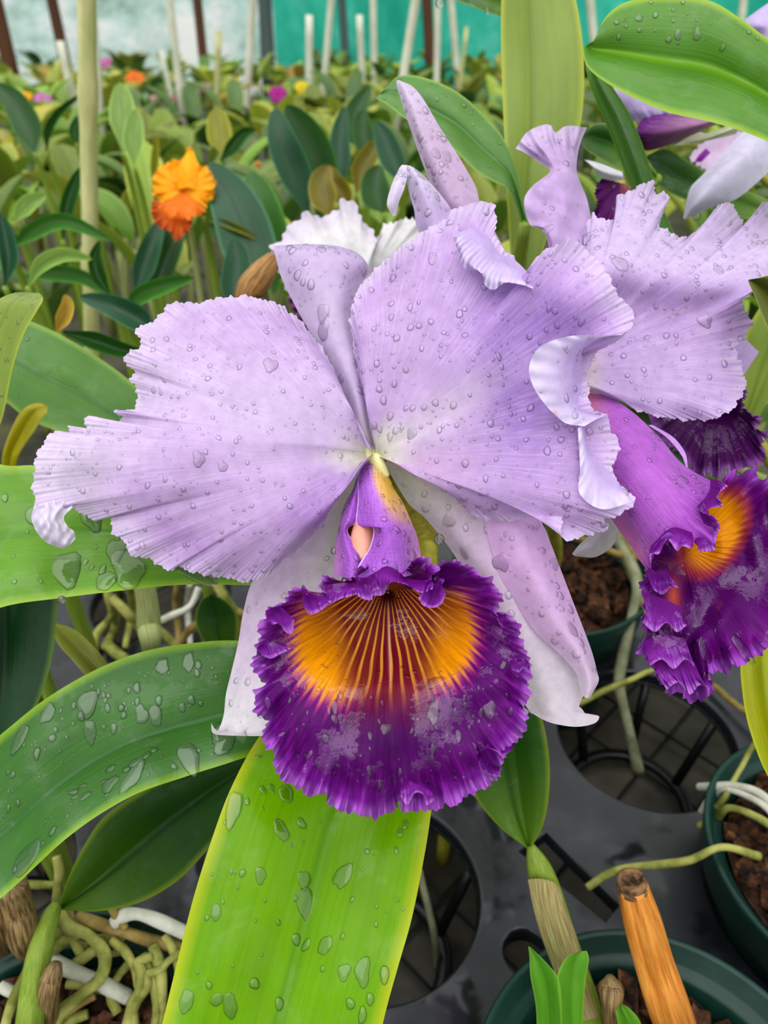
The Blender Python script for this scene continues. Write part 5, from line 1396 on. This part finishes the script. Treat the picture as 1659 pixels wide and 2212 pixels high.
# shoots and roots seen between the two wet leaves
gap = empty('orchid_plant', at_z(330, 1400, 0) * [1, 1, 0], 'tangle of pale jointed stem and green roots seen between the two wet leaves', 'orchid plant')
mb = MB()
tube(mb, [W(308, 1245, .33), W(318, 1300, .335), W(322, 1352, .34), W(326, 1390, .345), at_z(329, 1430, .077)], [.0045, .0048, .0055, .0046, .004], 14)
mb.build('pseudobulb', M['bulb_pale'], gap)
for pts, rp_, mt in [([(225, 1250, .13), (235, 1290, .12), (240, 1330, .1), (210, 1370, .08), (200, 1420, .05), (190, 1450, 0)], 9, 'root'), ([(240, 1290, .12), (275, 1325, .11), (310, 1370, .09), (325, 1420, .07), (330, 1450, .04)], 10, 'root'),
                     ([(340, 1345, .11), (370, 1330, .115), (410, 1310, .12), (430, 1270, .13)], 8, 'root_white'), ([(385, 1395, .09), (410, 1360, .1), (450, 1335, .11), (500, 1320, .115), (530, 1330, .11)], 9, 'root_tan'),
                     ([(330, 1350, .1), (360, 1375, .09), (385, 1400, .08), (420, 1440, .05)], 9, 'root'), ([(455, 1240, .14), (485, 1290, .13), (510, 1330, .11), (520, 1400, .06)], 11, 'root'),
                     ([(230, 1390, .07), (250, 1410, .06), (280, 1430, .05)], 12, 'root'), ([(385, 1250, .13), (380, 1310, .1), (385, 1370, .05), (380, 1420, .0)], 8, 'root_tan'), ([(245, 1300, .11), (250, 1350, .08), (225, 1400, .04)], 9, 'root'), ([(410, 1262, .12), (405, 1320, .09), (412, 1400, .03)], 7, 'root_white'), ([(280, 1265, .12), (285, 1320, .09), (270, 1400, .03)], 8, 'root')]:
    root([(a, b, max(c, .082)) for a, b, c in pts], rp_, M[mt], gap)
GL = leaf_rows([((490, 1420, .34), (500, 1418, .34)), ((440, 1385, .335), (510, 1380, .335)), ((422, 1340, .332), (512, 1330, .332)), ((432, 1300, .33), (490, 1300, .33)), ((455, 1284, .33), (460, 1284, .33))], 24, 18, chan=0.003)
mb = MB(); mb.grid(GL['P']); mb.build('leaf', ML['dark'], gap)
YG = leaf_rows([((210, 1490, .30), (260, 1470, .30)), ((160, 1430, .305), (205, 1400, .305)), ((125, 1390, .31), (160, 1360, .31)), ((110, 1350, .315), (115, 1345, .315))], 24, 14, chan=-0.004)
leaf_plant('short yellow-green leaf sheath tucked beside the dark upright leaf', YG, mat_leaf('olive_green', (124, 132, 20), edge=(150, 150, 30), trans=0.2), (230, 1480, .302))

# ================================================================== MID-DISTANCE PLANTS
MV = mat_leaf('orchid_foliage', (116, 150, 52), edge=(170, 184, 84), dark=(84, 112, 40), vary=0.9, trans=0.28, rough=0.36)
MVd = mat_leaf('orchid_foliage_dark', (70, 110, 46), edge=(120, 144, 60), dark=(44, 76, 34), vary=0.7, trans=0.2, rough=0.34)


def axis_leaf(pts, wpx, chan=.006, nv=26, nu=12, blunt=0.55):
    """leaf along an axis of (x, y, d) from base to tip, widest around the middle"""
    A = cru(np.asarray(pts, float), nv)
    t = np.linspace(0, 1, nv)
    w = wpx * 0.5 * np.sin(np.pi * np.clip(t, 0, 1) ** 0.8) ** blunt * (0.35 + 0.65 * sst(0, 0.35, t))
    tg = np.gradient(A[:, :2], axis=0); tg /= np.linalg.norm(tg, axis=1, keepdims=True)
    nx = np.stack([-tg[:, 1], tg[:, 0]], 1)
    u = np.linspace(-1, 1, nu)
    X = A[:, 0:1] + nx[:, 0:1] * w[:, None] * u
    Y = A[:, 1:2] + nx[:, 1:2] * w[:, None] * u
    D = A[:, 2:3] - chan * (np.abs(u) ** 1.3) * (w / (w.max() + 1e-9))[:, None] + 0 * X
    return dict(P=W(X, Y, D), X=X, Y=Y, D=D, R=X, T=X, closed=False)


mk = lambda c, e=None, t=.22: mat_leaf('leaf_%d_%d_%d' % c, c, edge=e or tuple(min(255, int(v * 1.3 + 20)) for v in c), trans=t, rough=0.34)
C_dk, C_bl, C_md, C_lt, C_yl, C_or = mk((40, 88, 24)), mk((46, 92, 62)), mk((72, 124, 48)), mk((150, 182, 96), t=.35), mk((150, 150, 40)), mk((128, 118, 30))
mids = [
    ('dark blue-green leaf pair standing tall beyond the white blurred bloom', [([(668, 470, .66), (640, 380, .65), (608, 300, .64), (594, 232, .64)], 72, C_bl), ([(690, 470, .68), (690, 370, .67), (660, 290, .66), (618, 226, .65)], 84, C_dk)]),
    ('broad grey-green leaf standing behind the orange flower', [([(560, 640, .56), (540, 540, .56), (505, 440, .56), (450, 350, .57)], 120, C_bl), ([(590, 640, .6), (590, 540, .6), (560, 430, .6), (540, 370, .6)], 84, C_md)]),
    ('shorter dark leaf standing before the broad grey-green one', [([(500, 680, .5), (508, 620, .5), (512, 560, .5), (505, 515, .5)], 66, C_bl)]),
    ('blue-green leaf below the orange flower beside a dark gap', [([(290, 640, .60), (310, 580, .60), (330, 520, .60), (352, 470, .61)], 50, C_bl), ([(330, 650, .62), (345, 590, .62), (375, 510, .62), (400, 470, .63)], 60, C_dk)]),
    ('level pale grey-green leaf just above the frilled petal top', [([(330, 720, .42), (300, 690, .42), (240, 660, .42), (170, 640, .43)], 56, C_bl)]),
    ('pale green leaf spreading above the level grey-green leaf', [([(270, 680, .46), (300, 640, .46), (360, 615, .46), (420, 600, .47)], 40, C_md)]),
    ('dark green leaf leaning in at the picture edge, highest of that side', [([(75, 330, .75), (62, 280, .75), (30, 220, .75), (-10, 180, .75)], 62, C_dk)]),
    ('thin dark leaf arching beside the tall bamboo stake', [([(100, 330, .8), (105, 280, .8), (130, 240, .8), (180, 200, .8)], 20, C_dk)]),
    ('small dark leaf half hidden behind the bamboo stake', [([(165, 310, .85), (162, 280, .85), (168, 250, .85)], 26, C_dk)]),
    ('dark narrow leaf bending up beside the foot of the bamboo stake', [([(135, 520, .62), (145, 450, .62), (160, 400, .62), (176, 360, .62)], 34, C_dk)]),
    ('arching green leaf crossing low before the bamboo stake', [([(20, 540, .52), (70, 500, .52), (140, 478, .52), (240, 520, .52)], 40, C_md)]),
    ('pale green bud-like leaf on a yellow stalk beside the stake, upper of two', [([(266, 330, .7), (264, 260, .7), (262, 215, .7), (258, 178, .7)], 56, C_lt)]),
    ('pale green bud-like leaf on a yellow stalk, lower of two', [([(290, 360, .68), (288, 310, .68), (290, 270, .68), (294, 235, .68)], 46, C_lt)]),
    ('yellowing upright leaf above the broad grey-green one', [([(478, 330, .78), (475, 300, .78), (470, 260, .78), (468, 232, .78)], 54, C_yl)]),
    ('dark leaf reaching up beside the yellowing upright leaf', [([(475, 350, .74), (500, 320, .74), (525, 290, .74), (550, 280, .74)], 30, C_dk)]),
    ('olive-yellow leaf standing behind the white blurred bloom', [([(715, 470, .6), (700, 430, .6), (695, 390, .6), (712, 356, .6)], 60, C_or), ([(755, 470, .61), (740, 420, .61), (722, 390, .61), (714, 358, .61)], 44, C_or)]),
    ('deep green leaf cluster beside the curled lavender sepal', [([(790, 330, .72), (775, 290, .72), (770, 240, .72), (800, 186, .72)], 56, C_dk), ([(800, 350, .7), (790, 310, .7), (782, 270, .7), (785, 236, .7)], 50, C_dk)]),
    ('blue-green leaf just beside the curled lavender sepal', [([(870, 400, .6), (850, 350, .6), (830, 300, .6), (812, 262, .6)], 54, C_bl)]),
    ('olive leaf with a green edge behind the curled sepal', [([(770, 420, .62), (780, 370, .62), (800, 330, .62), (820, 300, .62)], 46, C_or)]),
    ('rounded dark leaf low behind the curled lavender sepal', [([(830, 460, .56), (815, 430, .56), (810, 390, .56), (820, 356, .56)], 66, C_dk)]),
    ('grey-green upright leaf between the dark pair and the deep green cluster', [([(735, 420, .7), (735, 350, .7), (735, 290, .7), (745, 228, .7)], 46, C_bl)]),
    ('yellow-green leaf lying low among the stems at the picture edge', [([(10, 620, .5), (20, 560, .5), (10, 500, .5), (0, 460, .5)], 40, C_bl)]),
    ('pale lime leaf behind the arching leaf by the stake', [([(60, 620, .48), (90, 570, .48), (140, 550, .48), (200, 560, .48)], 36, C_lt)]),
    ('tan and yellow withering leaf just above the smooth sloping leaf', [([(120, 720, .4), (135, 690, .4), (145, 660, .4), (140, 636, .4)], 34, mk((190, 160, 70)))]),
    ('dark leaf lying flat beneath the level grey-green leaf', [([(130, 715, .4), (200, 735, .4), (260, 755, .4), (330, 770, .4)], 40, C_dk)]),
    ('green leaf showing under the orange flower, pointed up', [([(240, 640, .5), (215, 600, .5), (205, 560, .5), (215, 520, .5)], 34, C_dk)]),
    ('yellow-green stem-like leaf by the orange flower', [([(330, 400, .66), (335, 340, .66), (338, 290, .66)], 18, C_yl)]),
    ('light green leaf bunch behind the arching leaf', [([(30, 480, .6), (60, 440, .6), (100, 420, .6)], 40, C_lt), ([(50, 600, .55), (110, 590, .55), (180, 600, .55), (240, 640, .55)], 36, C_md)]),
    ('long green leaf curving down behind the orange flower', [([(440, 470, .56), (480, 480, .56), (530, 500, .56), (560, 520, .56)], 16, C_yl)]),
]
for label, leaves in mids:
    gs = [(axis_leaf(p, w), m) for p, w, m in leaves]
    leaf_plant(label, gs[0][0], gs[0][1], leaves[0][0][0], extra=gs[1:], bulb=.0032, bmat=M['bulb'], lean=(0, .02))

# ------------------------------------------------------------------ orange flower and far flowers
def mini_bloom(name, label, x, y, d, wpx, cols, parts=True, seed=1, stem=True, group=None):
    """a small bloom: three sepals, two petals, a frilled lip"""
    p0 = W(np.float64(x), np.float64(y), np.float64(d))
    o = empty(name, p0 * [1, 1, 0], label, 'orchid flower', group)
    r = np.random.default_rng(seed)
    spec = [('sepal', 90, .95, .34), ('sepal', 215, .85, .34), ('sepal', 325, .85, .34), ('petal', 30, 1.0, .62), ('petal', 150, 1.0, .62), ('lip', 268, .9, .7)]
    one = MB()
    for nm, ang, ln, wd in spec:
        a = math.radians(ang + r.normal() * 9)
        ux, uy = math.cos(a), -math.sin(a)
        n = 9
        s = np.linspace(-1, 1, n)
        pts = []
        for q in s:
            l = wpx * .5 * ln * (1 - .35 * abs(q) ** 2)
            off = wpx * .5 * wd * q
            pts.append((x + ux * l * .95 - uy * off, y + uy * l * .95 + ux * off, d - .012 * (wpx / 120) * (1.2 if nm == 'lip' else .3)))
        pts = [(x, y, d)] + pts + [(x, y, d)]
        g = fan((x, y, d), pts[1:-1], 12, 40, belly=.004, frill_px=wpx * .03, frill_d=.003, freqs=(3, 5), ffreqs=(9, 14), seed=seed + ang)
        c = cols[1] if nm == 'lip' else cols[0]
        if parts:
            put(MB(), g, solid(c)).build(nm, M['flat_flower'], o)
        else:
            put(one, g, solid(c))
    if not parts:
        one.build('blossom', M['flat_flower'], o)
    mb = MB()
    tube(mb, [p0 + [0, .004, 0], p0 * [1, 1, .5] + [0, .01, 0], p0 * [1, 1, 0] + [0, .01, 0]], [.002, .003, .003], 8)
    mb.build('flower_stem', M['bulb_pale'], o)
    return o


M['flat_flower'] = mat_petal('flower_colour', vein=0.12, vu=30, trans=0.3, light=(255, 240, 200))
mini_bloom('orange_orchid', 'bright orange-yellow orchid flower with a reddish lip, out of focus by the bamboo stake', 396, 410, .56, 150, [(255, 176, 0), (232, 122, 10)], seed=3)
og = bpy.data.objects['orange_orchid']
put(MB(), loft([[(392, 345, .555), (405, 328, .553), (418, 326, .555)], [(378, 375, .555), (405, 365, .549), (432, 370, .555)], [(385, 410, .556), (408, 405, .551), (436, 420, .556)]], 12, 14), solid((255, 184, 0))).build('petal', M['flat_flower'], og)
put(MB(), fan((385, 450, .556), [(330, 430, .55), (328, 465, .549), (345, 492, .548), (368, 500, .547), (380, 522, .546), (398, 505, .547), (412, 490, .548), (420, 460, .55)], 14, 60, frill_px=4, frill_d=.003, seed=8), rim2((226, 110, 16), (206, 90, 30), .6)).build('lip', M['flat_flower'], og)
FARF = [((600, 205), 1.9, 44, (176, 0, 150), 'magenta flower far off above the dark blue-green leaf pair'), ((442, 193), 2.2, 30, (214, 120, 190), 'pink flower far off above the yellowing upright leaf'),
        ((228, 136), 3.4, 30, (206, 110, 180), 'pink flower farthest off beside the tall stake, near the sheeting'), ((92, 218), 1.9, 44, (206, 120, 196), 'pink flower far off at the side, beside a yellow one'),
        ((58, 210), 1.9, 28, (250, 186, 20), 'yellow flower far off beside the pink one at the side'), ((292, 172), 2.5, 46, (238, 120, 20), 'orange flower far off above the bud-like leaves'),
        ((222, 205), 2.3, 24, (226, 110, 70), 'salmon orange flower far off right beside the tall stake'), ((336, 216), 2.1, 26, (220, 150, 180), 'pale pink flower far off, nearer the stake of a close pair'),
        ((370, 214), 2.1, 20, (224, 150, 176), 'pale pink flower far off, farther from the stake of a close pair'), ((504, 180), 2.4, 30, (238, 206, 60), 'yellow flower far off, level with the pink one'),
        ((410, 326), .95, 18, (250, 176, 10), 'small yellow flower low behind the orange flower'), ((652, 190), 2.2, 36, (232, 208, 40), 'yellow flower far off beside the magenta one'),
        ((558, 355), .9, 14, (240, 150, 20), 'tiny orange flower low between the dark leaves')]
for i, ((x, y_), d, w, c, lb) in enumerate(FARF):
    mini_bloom('distant_flower', lb, x, y_, d, w, [c, tuple(int(v * .85) for v in c)], parts=False, seed=20 + i)

# ------------------------------------------------------------------ stakes and posts
def pole(name, p_top, p_bot, yy, rpx, mat, label, cat, ztop=None, nodes_=0):
    a, b = at_y(*p_top, yy), at_y(*p_bot, yy)
    dr = (a - b) / (a[2] - b[2])
    top = b + dr * ((ztop if ztop is not None else a[2]) - b[2])
    bot = b + dr * (0.0 - b[2])
    rad = rpx * np.linalg.norm(b - CAM) / FPX
    o = empty(name, bot, label, cat)
    mb = MB()
    if nodes_:
        P = []; R = []
        for t in np.linspace(0, 1, nodes_ * 6 + 1):
            P.append(bot + (top - bot) * t)
            f = (t * nodes_) % 1
            R.append(rad * (1.18 if min(f, 1 - f) < .04 else 1.0))
        tube(mb, P, R, 16, m=len(P) * 3)
    else:
        tube(mb, [bot, (bot + top) / 2, top], [rad * 1.05, rad, rad * .96], 12, m=8)
    mb.build('shaft', mat, o)
    return o


pole('bamboo_stake', (187, 0), (194, 480), .62, 15, M['stake'], 'tall pale bamboo stake standing beside the orange flower', 'plant stake', .75, 6)
pole('wooden_post', (-12, 0), (28, 170), 4.6, 12, M['wood'], 'dark leaning timber post at the picture edge before the sheeting', 'post', 1.6)
pole('wooden_post', (112, 0), (138, 120), 4.9, 9, M['wood'], 'slim dark post leaning beside the tall bamboo stake', 'post', 1.6)
pole('wooden_post', (426, 0), (440, 135), 4.8, 8, M['wood'], 'reddish brown post before the pale sheeting, past the tall stake', 'post', 1.6)
pole('metal_pipe', (572, 0), (578, 120), 4.9, 12, M['pipe'], 'grey pipe standing where pale and teal sheeting meet', 'pipe', 1.6)
pole('metal_pipe', (738, 0), (745, 105), 5.0, 7, M['pipe'], 'thin grey pipe before the teal sheeting', 'pipe', 1.6)
pole('wooden_post', (922, 0), (928, 120), 4.9, 9, M['wood'], 'dark brown post before the teal sheeting', 'post', 1.6)
STK = [((366, 0), (385, 165), 2.4, 7, 'white stake leaning between the tall bamboo and the reddish post', None), ((546, 0), (538, 130), 3.4, 7, 'white stake beside the grey pipe', None), ((668, 32), (668, 128), 3.0, 7, 'short white stake with a visible top before the teal sheet', 32), ((716, 0), (705, 122), 3.2, 6, 'slim white stake leaning beside the short one', None),
       ((776, 32), (780, 112), 3.4, 6, 'short white stake past the thin grey pipe', 32), ((806, 0), (808, 110), 3.6, 6, 'white stake upright in the middle of the teal sheet', None), ((898, 0), (872, 160), 2.2, 8, 'white stake slanting strongly near the dark brown post', None), ((946, 0), (944, 125), 3.0, 6, 'white stake just past the dark brown post', None),
       ((974, 0), (984, 112), 3.6, 6, 'pinkish white stake near the upright pale leaf', None), ((472, 70), (470, 165), 2.6, 6, 'yellowish stake with a broken top beside the reddish post', 66), ((348, 110), (362, 172), 2.8, 5, 'thin short stake among the far plants', 108), ((205, 60), (214, 190), 2.2, 5, 'pale thin stake right behind the tall bamboo', None),
       ((130, 90), (152, 190), 2.4, 7, 'straw-coloured stake leaning at the foot of the slim dark post', 88), ((1008, 60), (1000, 130), 3.2, 4, 'thin pale stake before the edge of the teal sheet', 58), ((1275, 0), (1282, 80), 3.8, 7, 'pale stake glimpsed between the upright leaf and the notched leaf', None), ((1606, 0), (1600, 60), 3.4, 6, 'pale stake glimpsed above the notched leaf', None)]
for i, (a, b, yy, rp_, lb, tp) in enumerate(STK):
    zt = at_y(a[0], tp, yy)[2] if tp is not None else 1.0
    pole('plant_stake', a, b, yy, rp_, M['stake_pale'] if i % 4 != 1 or i < 8 else M['stake'], lb, 'plant stake', zt)

# ------------------------------------------------------------------ field of plants
def proto_parts(seed, nshoot, scale=1.0, lo=False):
    """leaf and pseudobulb shapes for one plant around the origin"""
    r = np.random.default_rng(seed)
    leaves, bulbs = [], []
    for k in range(nshoot):
        a = 6.283 * (k + r.random() * .7) / nshoot
        out = np.array([math.cos(a), math.sin(a), 0])
        side = np.array([-out[1], out[0], 0])
        h = (.10 + .09 * r.random()) * scale
        tilt = .15 + .35 * r.random()
        b0 = out * .015
        b1 = b0 + (out * tilt * .4 + [0, 0, 1]) * h
        bulbs.append((b0, b1))
        for q in range(1 if r.random() < .55 else 2):
            Ln = (.12 + .08 * r.random()) * scale
            wd = (.020 + .010 * r.random()) * scale
            sgn = 1 if q == 0 else -1
            nv, nu = (7, 5) if lo else (14, 7)
            t = np.linspace(0, 1, nv)
            el = 1.35 - tilt * .6 - (.5 + .9 * r.random()) * t
            o2 = out * sgn
            cx = np.cumsum(np.cos(el)) / nv * Ln; cz = np.cumsum(np.sin(el)) / nv * Ln
            c = b1 + cx[:, None] * .8 * o2 + cz[:, None] * np.array([0, 0, 1])
            w = wd * np.sin(np.pi * np.clip(t * .97 + .015, 0, 1) ** .85) ** .6
            u = np.linspace(-1, 1, nu)
            P = c[:, None, :] + (w[:, None] * u)[..., None] * side + (np.abs(u)[None, :] ** 1.4 * w[:, None] * .45)[..., None] * (np.array([0, 0, 1]) * .8 - o2 * .5)
            leaves.append(P)
    return leaves, bulbs


def bulb_mesh(mb, b0, b1, lo=False):
    tube(mb, [b0, (b0 * .5 + b1 * .5), b1], [.003, .0048, .0022], 6 if lo else 8, m=5)


def link_copy(o, parent=None):
    c = o.copy()
    COL.objects.link(c)
    if parent is not None:
        c.parent = parent
    return c


near_proto = []
for s in range(4):
    o = bpy.data.objects.new('orchid_plant', None)
    COL.objects.link(o)
    o.empty_display_size = .02
    lv, bl = proto_parts(100 + s, 5 + s % 2)
    for P in lv:
        mb = MB(); mb.grid(P); mb.build('leaf', MV if (s + len(near_proto)) % 3 else MVd, o)
    for b0, b1 in bl:
        mb = MB(); bulb_mesh(mb, b0, b1); mb.build('pseudobulb', M['bulb_pale'], o)
    near_proto.append(o)
far_proto = []
for s in range(4):
    lv, bl = proto_parts(200 + s, 6, lo=True)
    mb = MB()
    for P in lv: mb.grid(P)
    for b0, b1 in bl: bulb_mesh(mb, b0, b1, True)
    o = mb.build('orchid_plant', [MV, MV, MVd, mat_leaf('field_yellow', (176, 172, 70), vary=0.7, trans=0.3)][s])
    # origin back to the plant's foot
    off = np.array(o.location)
    o.data.transform(__import__('mathutils').Matrix.Translation(Vector(off)))
    o.location = (0, 0, 0)
    far_proto.append(o)
from mathutils import Matrix
from mathutils.bvhtree import BVHTree
shapes = {}


def shape_of(o):
    if o.name not in shapes:
        V, F = [], []
        for q in ([o] if o.type == 'MESH' else list(o.children)):
            n = len(V)
            V += [q.matrix_local @ v.co if q is not o else v.co.copy() for v in q.data.vertices]
            F += [tuple(n + i for i in p.vertices) for p in q.data.polygons]
        shapes[o.name] = (V, F)
    return shapes[o.name]


placed = []
protos = set(near_proto) | set(far_proto)
bpy.context.view_layer.update()
for t in [o for o in bpy.data.objects if o.parent is None and o not in protos and o.get('category')]:
    V, F = [], []
    for q in [t] + list(t.children_recursive):
        if q.type == 'MESH':
            n = len(V)
            V += [q.matrix_world @ v.co for v in q.data.vertices]
            F += [tuple(n + i for i in p.vertices) for p in q.data.polygons]
    if V and max(v.y for v in V) > .4:
        placed.append(([min(p[q] for p in V) for q in range(3)], [max(p[q] for p in V) for q in range(3)], BVHTree.FromPolygons(V, F)))
used = set()
y = 0.55
k = 0
NEAR_LABEL = 'leafy green orchid plant out of focus in the rows behind the blooms'
FAR_LABEL = 'small distant orchid plant in the green mass before the plastic sheeting'
while y < 5.1:
    half = y * .66 + .10
    step = .125 + .055 * y
    n = int(2 * half / step)
    for i in range(n):
        x = -half + (i + .5 + .5 * (random.random() - .5) + .25 * (k % 2)) * step
        yy = y + (random.random() - .5) * .05
        if y < .75 and -.02 < x < .12: continue
        near = y < 1.5
        j = (i + k) % 4 if near else random.choices(range(4), [4, 4, 2, 2])[0]
        src = near_proto[j] if near else far_proto[j]
        ok = False
        for tr in range(14):
            zs = (.80 + .16 * random.random()) * (1.0 if y > .9 else .86)
            sh = 1.0 - .03 * tr
            sxy = (1.0 if near else 1.15) * sh
            mtx = Matrix.Translation((x + (random.random() - .5) * .05 * (tr > 0), yy + (random.random() - .5) * .05 * (tr > 0), 0)) @ Matrix.Rotation(random.random() * 6.28, 4, 'Z') @ Matrix.Diagonal((sxy, sxy, zs * (1.0 if near else 1.0 + .015 * y), 1))
            V, F = shape_of(src)
            pts = [mtx @ v for v in V]
            lo = [min(p[q] for p in pts) for q in range(3)]; hi = [max(p[q] for p in pts) for q in range(3)]
            bv = None; ok = True
            for l2_, h2_, b2_ in placed:
                if any(min(hi[q], h2_[q]) < max(lo[q], l2_[q]) for q in range(3)): continue
                if bv is None: bv = BVHTree.FromPolygons(pts, F)
                if bv.overlap(b2_): ok = False; break
            if ok:
                placed.append((lo, hi, bv or BVHTree.FromPolygons(pts, F)))
                break
        if not ok: continue
        if (near, j) not in used:
            used.add((near, j)); o = src
        else:
            o = link_copy(src)
            for ch in list(src.children):
                link_copy(ch, o)
        if near: tag(o, NEAR_LABEL, 'orchid plant', 'out-of-focus orchid plants behind the blooms')
        else: tag(o, FAR_LABEL, 'orchid plant', 'distant orchid plants before the sheeting')
        o.matrix_world = mtx
    k += 1
    y += .11 + .05 * y

# ------------------------------------------------------------------ plastic sheeting behind
def sheet_mat(name, stops, gloss=0.25, alpha=0.0):
    m, nt, out = nodes(name)
    n1 = uvnoise(nt, 14, 5, 1.0, 4.0, 0.62)
    n2 = uvnoise(nt, 60, 14, 1.0, 3.0, 0.6)
    f = math_(nt, 'ADD', math_(nt, 'MULTIPLY', n1, 0.75), math_(nt, 'MULTIPLY', n2, 0.3))
    c = ramp(nt, f, stops)
    b = N(nt, 'ShaderNodeBsdfPrincipled', Roughness=gloss)
    L(nt, c, b.inputs['Base Color'])
    bp = N(nt, 'ShaderNodeBump', Strength=0.6, Distance=0.03)
    L(nt, f, bp.inputs['Height']); L(nt, bp.outputs[0], b.inputs['Normal'])
    tr = N(nt, 'ShaderNodeBsdfTranslucent'); L(nt, c, tr.inputs['Color'])
    mx = N(nt, 'ShaderNodeMixShader', Fac=0.45)
    L(nt, b.outputs[0], mx.inputs[1]); L(nt, tr.outputs[0], mx.inputs[2])
    L(nt, mx.outputs[0], out.inputs[0])
    return m


def sheet(name, x0, x1, yy, zt, mat, amp, seed, kind='structure', label=None):
    nu, nv = 160, 40
    u, v = np.meshgrid(np.linspace(0, 1, nu), np.linspace(0, 1, nv))
    X = x0 + (x1 - x0) * u
    Z = zt * v
    Y = yy + amp * (n2d(X * 100, Z * 60, 60, seed) * .6 + n2d(X * 100 + Z * 40, Z * 20, 22, seed + 1) * .4)
    mb = MB()
    mb.grid(np.stack([X, Y, Z], -1))
    return tag(mb.build(name, mat), label, None, kind=kind)


xs = at_y(585, 60, 5.3)[0]; xe = at_y(1100, 60, 5.3)[0]
sheet('wall_back', -5.0, 5.0, 5.75, 2.4, sheet_mat('clear_sheeting', [(0.38, rgba((136, 160, 144))), (0.47, rgba((184, 214, 204))), (0.54, rgba((220, 242, 238))), (0.61, rgba((255, 255, 255)))]), .04, 3, label='hazy clear plastic sheeting closing the far end')
sheet('wall_teal', xs, 5.0, 5.45, 2.4, sheet_mat('teal_sheeting', [(0.35, rgba((40, 180, 160))), (0.55, rgba((76, 214, 190))), (0.72, rgba((150, 236, 220)))], 0.35), .03, 9, label='teal sheeting at the far end')
for s, nm in ((-1, 'wall_left'), (1, 'wall_right')):
    mb = MB()
    yv, zv = np.meshgrid(np.linspace(-.5, 6.5, 60), np.linspace(0, 2.4, 20))
    mb.grid(np.stack([s * 5.0 + .04 * n2d(yv * 100, zv * 100, 80, 4), yv, zv], -1))
    tag(mb.build(nm, bpy.data.materials['clear_sheeting']), 'plastic sheeting along the side', None, kind='structure')

# ------------------------------------------------------------------ light
w = bpy.data.worlds.new('overcast')
scene.world = w
w.use_nodes = True
nt = w.node_tree
nt.nodes.clear()
wo = nt.nodes.new('ShaderNodeOutputWorld')
bg = nt.nodes.new('ShaderNodeBackground')
tc = nt.nodes.new('ShaderNodeTexCoord')
sx = nt.nodes.new('ShaderNodeSeparateXYZ')
L(nt, tc.outputs['Generated'], sx.inputs[0])
c = ramp(nt, math_(nt, 'ADD', math_(nt, 'MULTIPLY', sx.outputs[2], 0.5), 0.5), [(0.0, (.20, .20, .17, 1)), (0.47, (.50, .51, .48, 1)), (0.53, (.92, .93, .92, 1)), (1.0, (1.55, 1.54, 1.52, 1))])
L(nt, c, bg.inputs['Color'])
bg.inputs['Strength'].default_value = 1.0
L(nt, bg.outputs[0], wo.inputs[0])
sd = bpy.data.lights.new('soft_sun', 'SUN')
sd.energy = 1.5
sd.angle = math.radians(70)
so = bpy.data.objects.new('soft_sun', sd)
COL.objects.link(so)
so.location = (0, 0, 3)
so.rotation_euler = (math.radians(22), math.radians(-12), 0)

scene.view_settings.view_transform = 'Standard'
try:
    scene.view_settings.look = 'Medium High Contrast'
except TypeError:
    scene.view_settings.look = 'None'
scene.view_settings.exposure = -0.14
cy = scene.cycles
cy.max_bounces = 8
cy.diffuse_bounces = 3
cy.glossy_bounces = 3
cy.transmission_bounces = 6
cy.transparent_max_bounces = 6
cy.use_denoising = True
cy.sample_clamp_indirect = 6.0
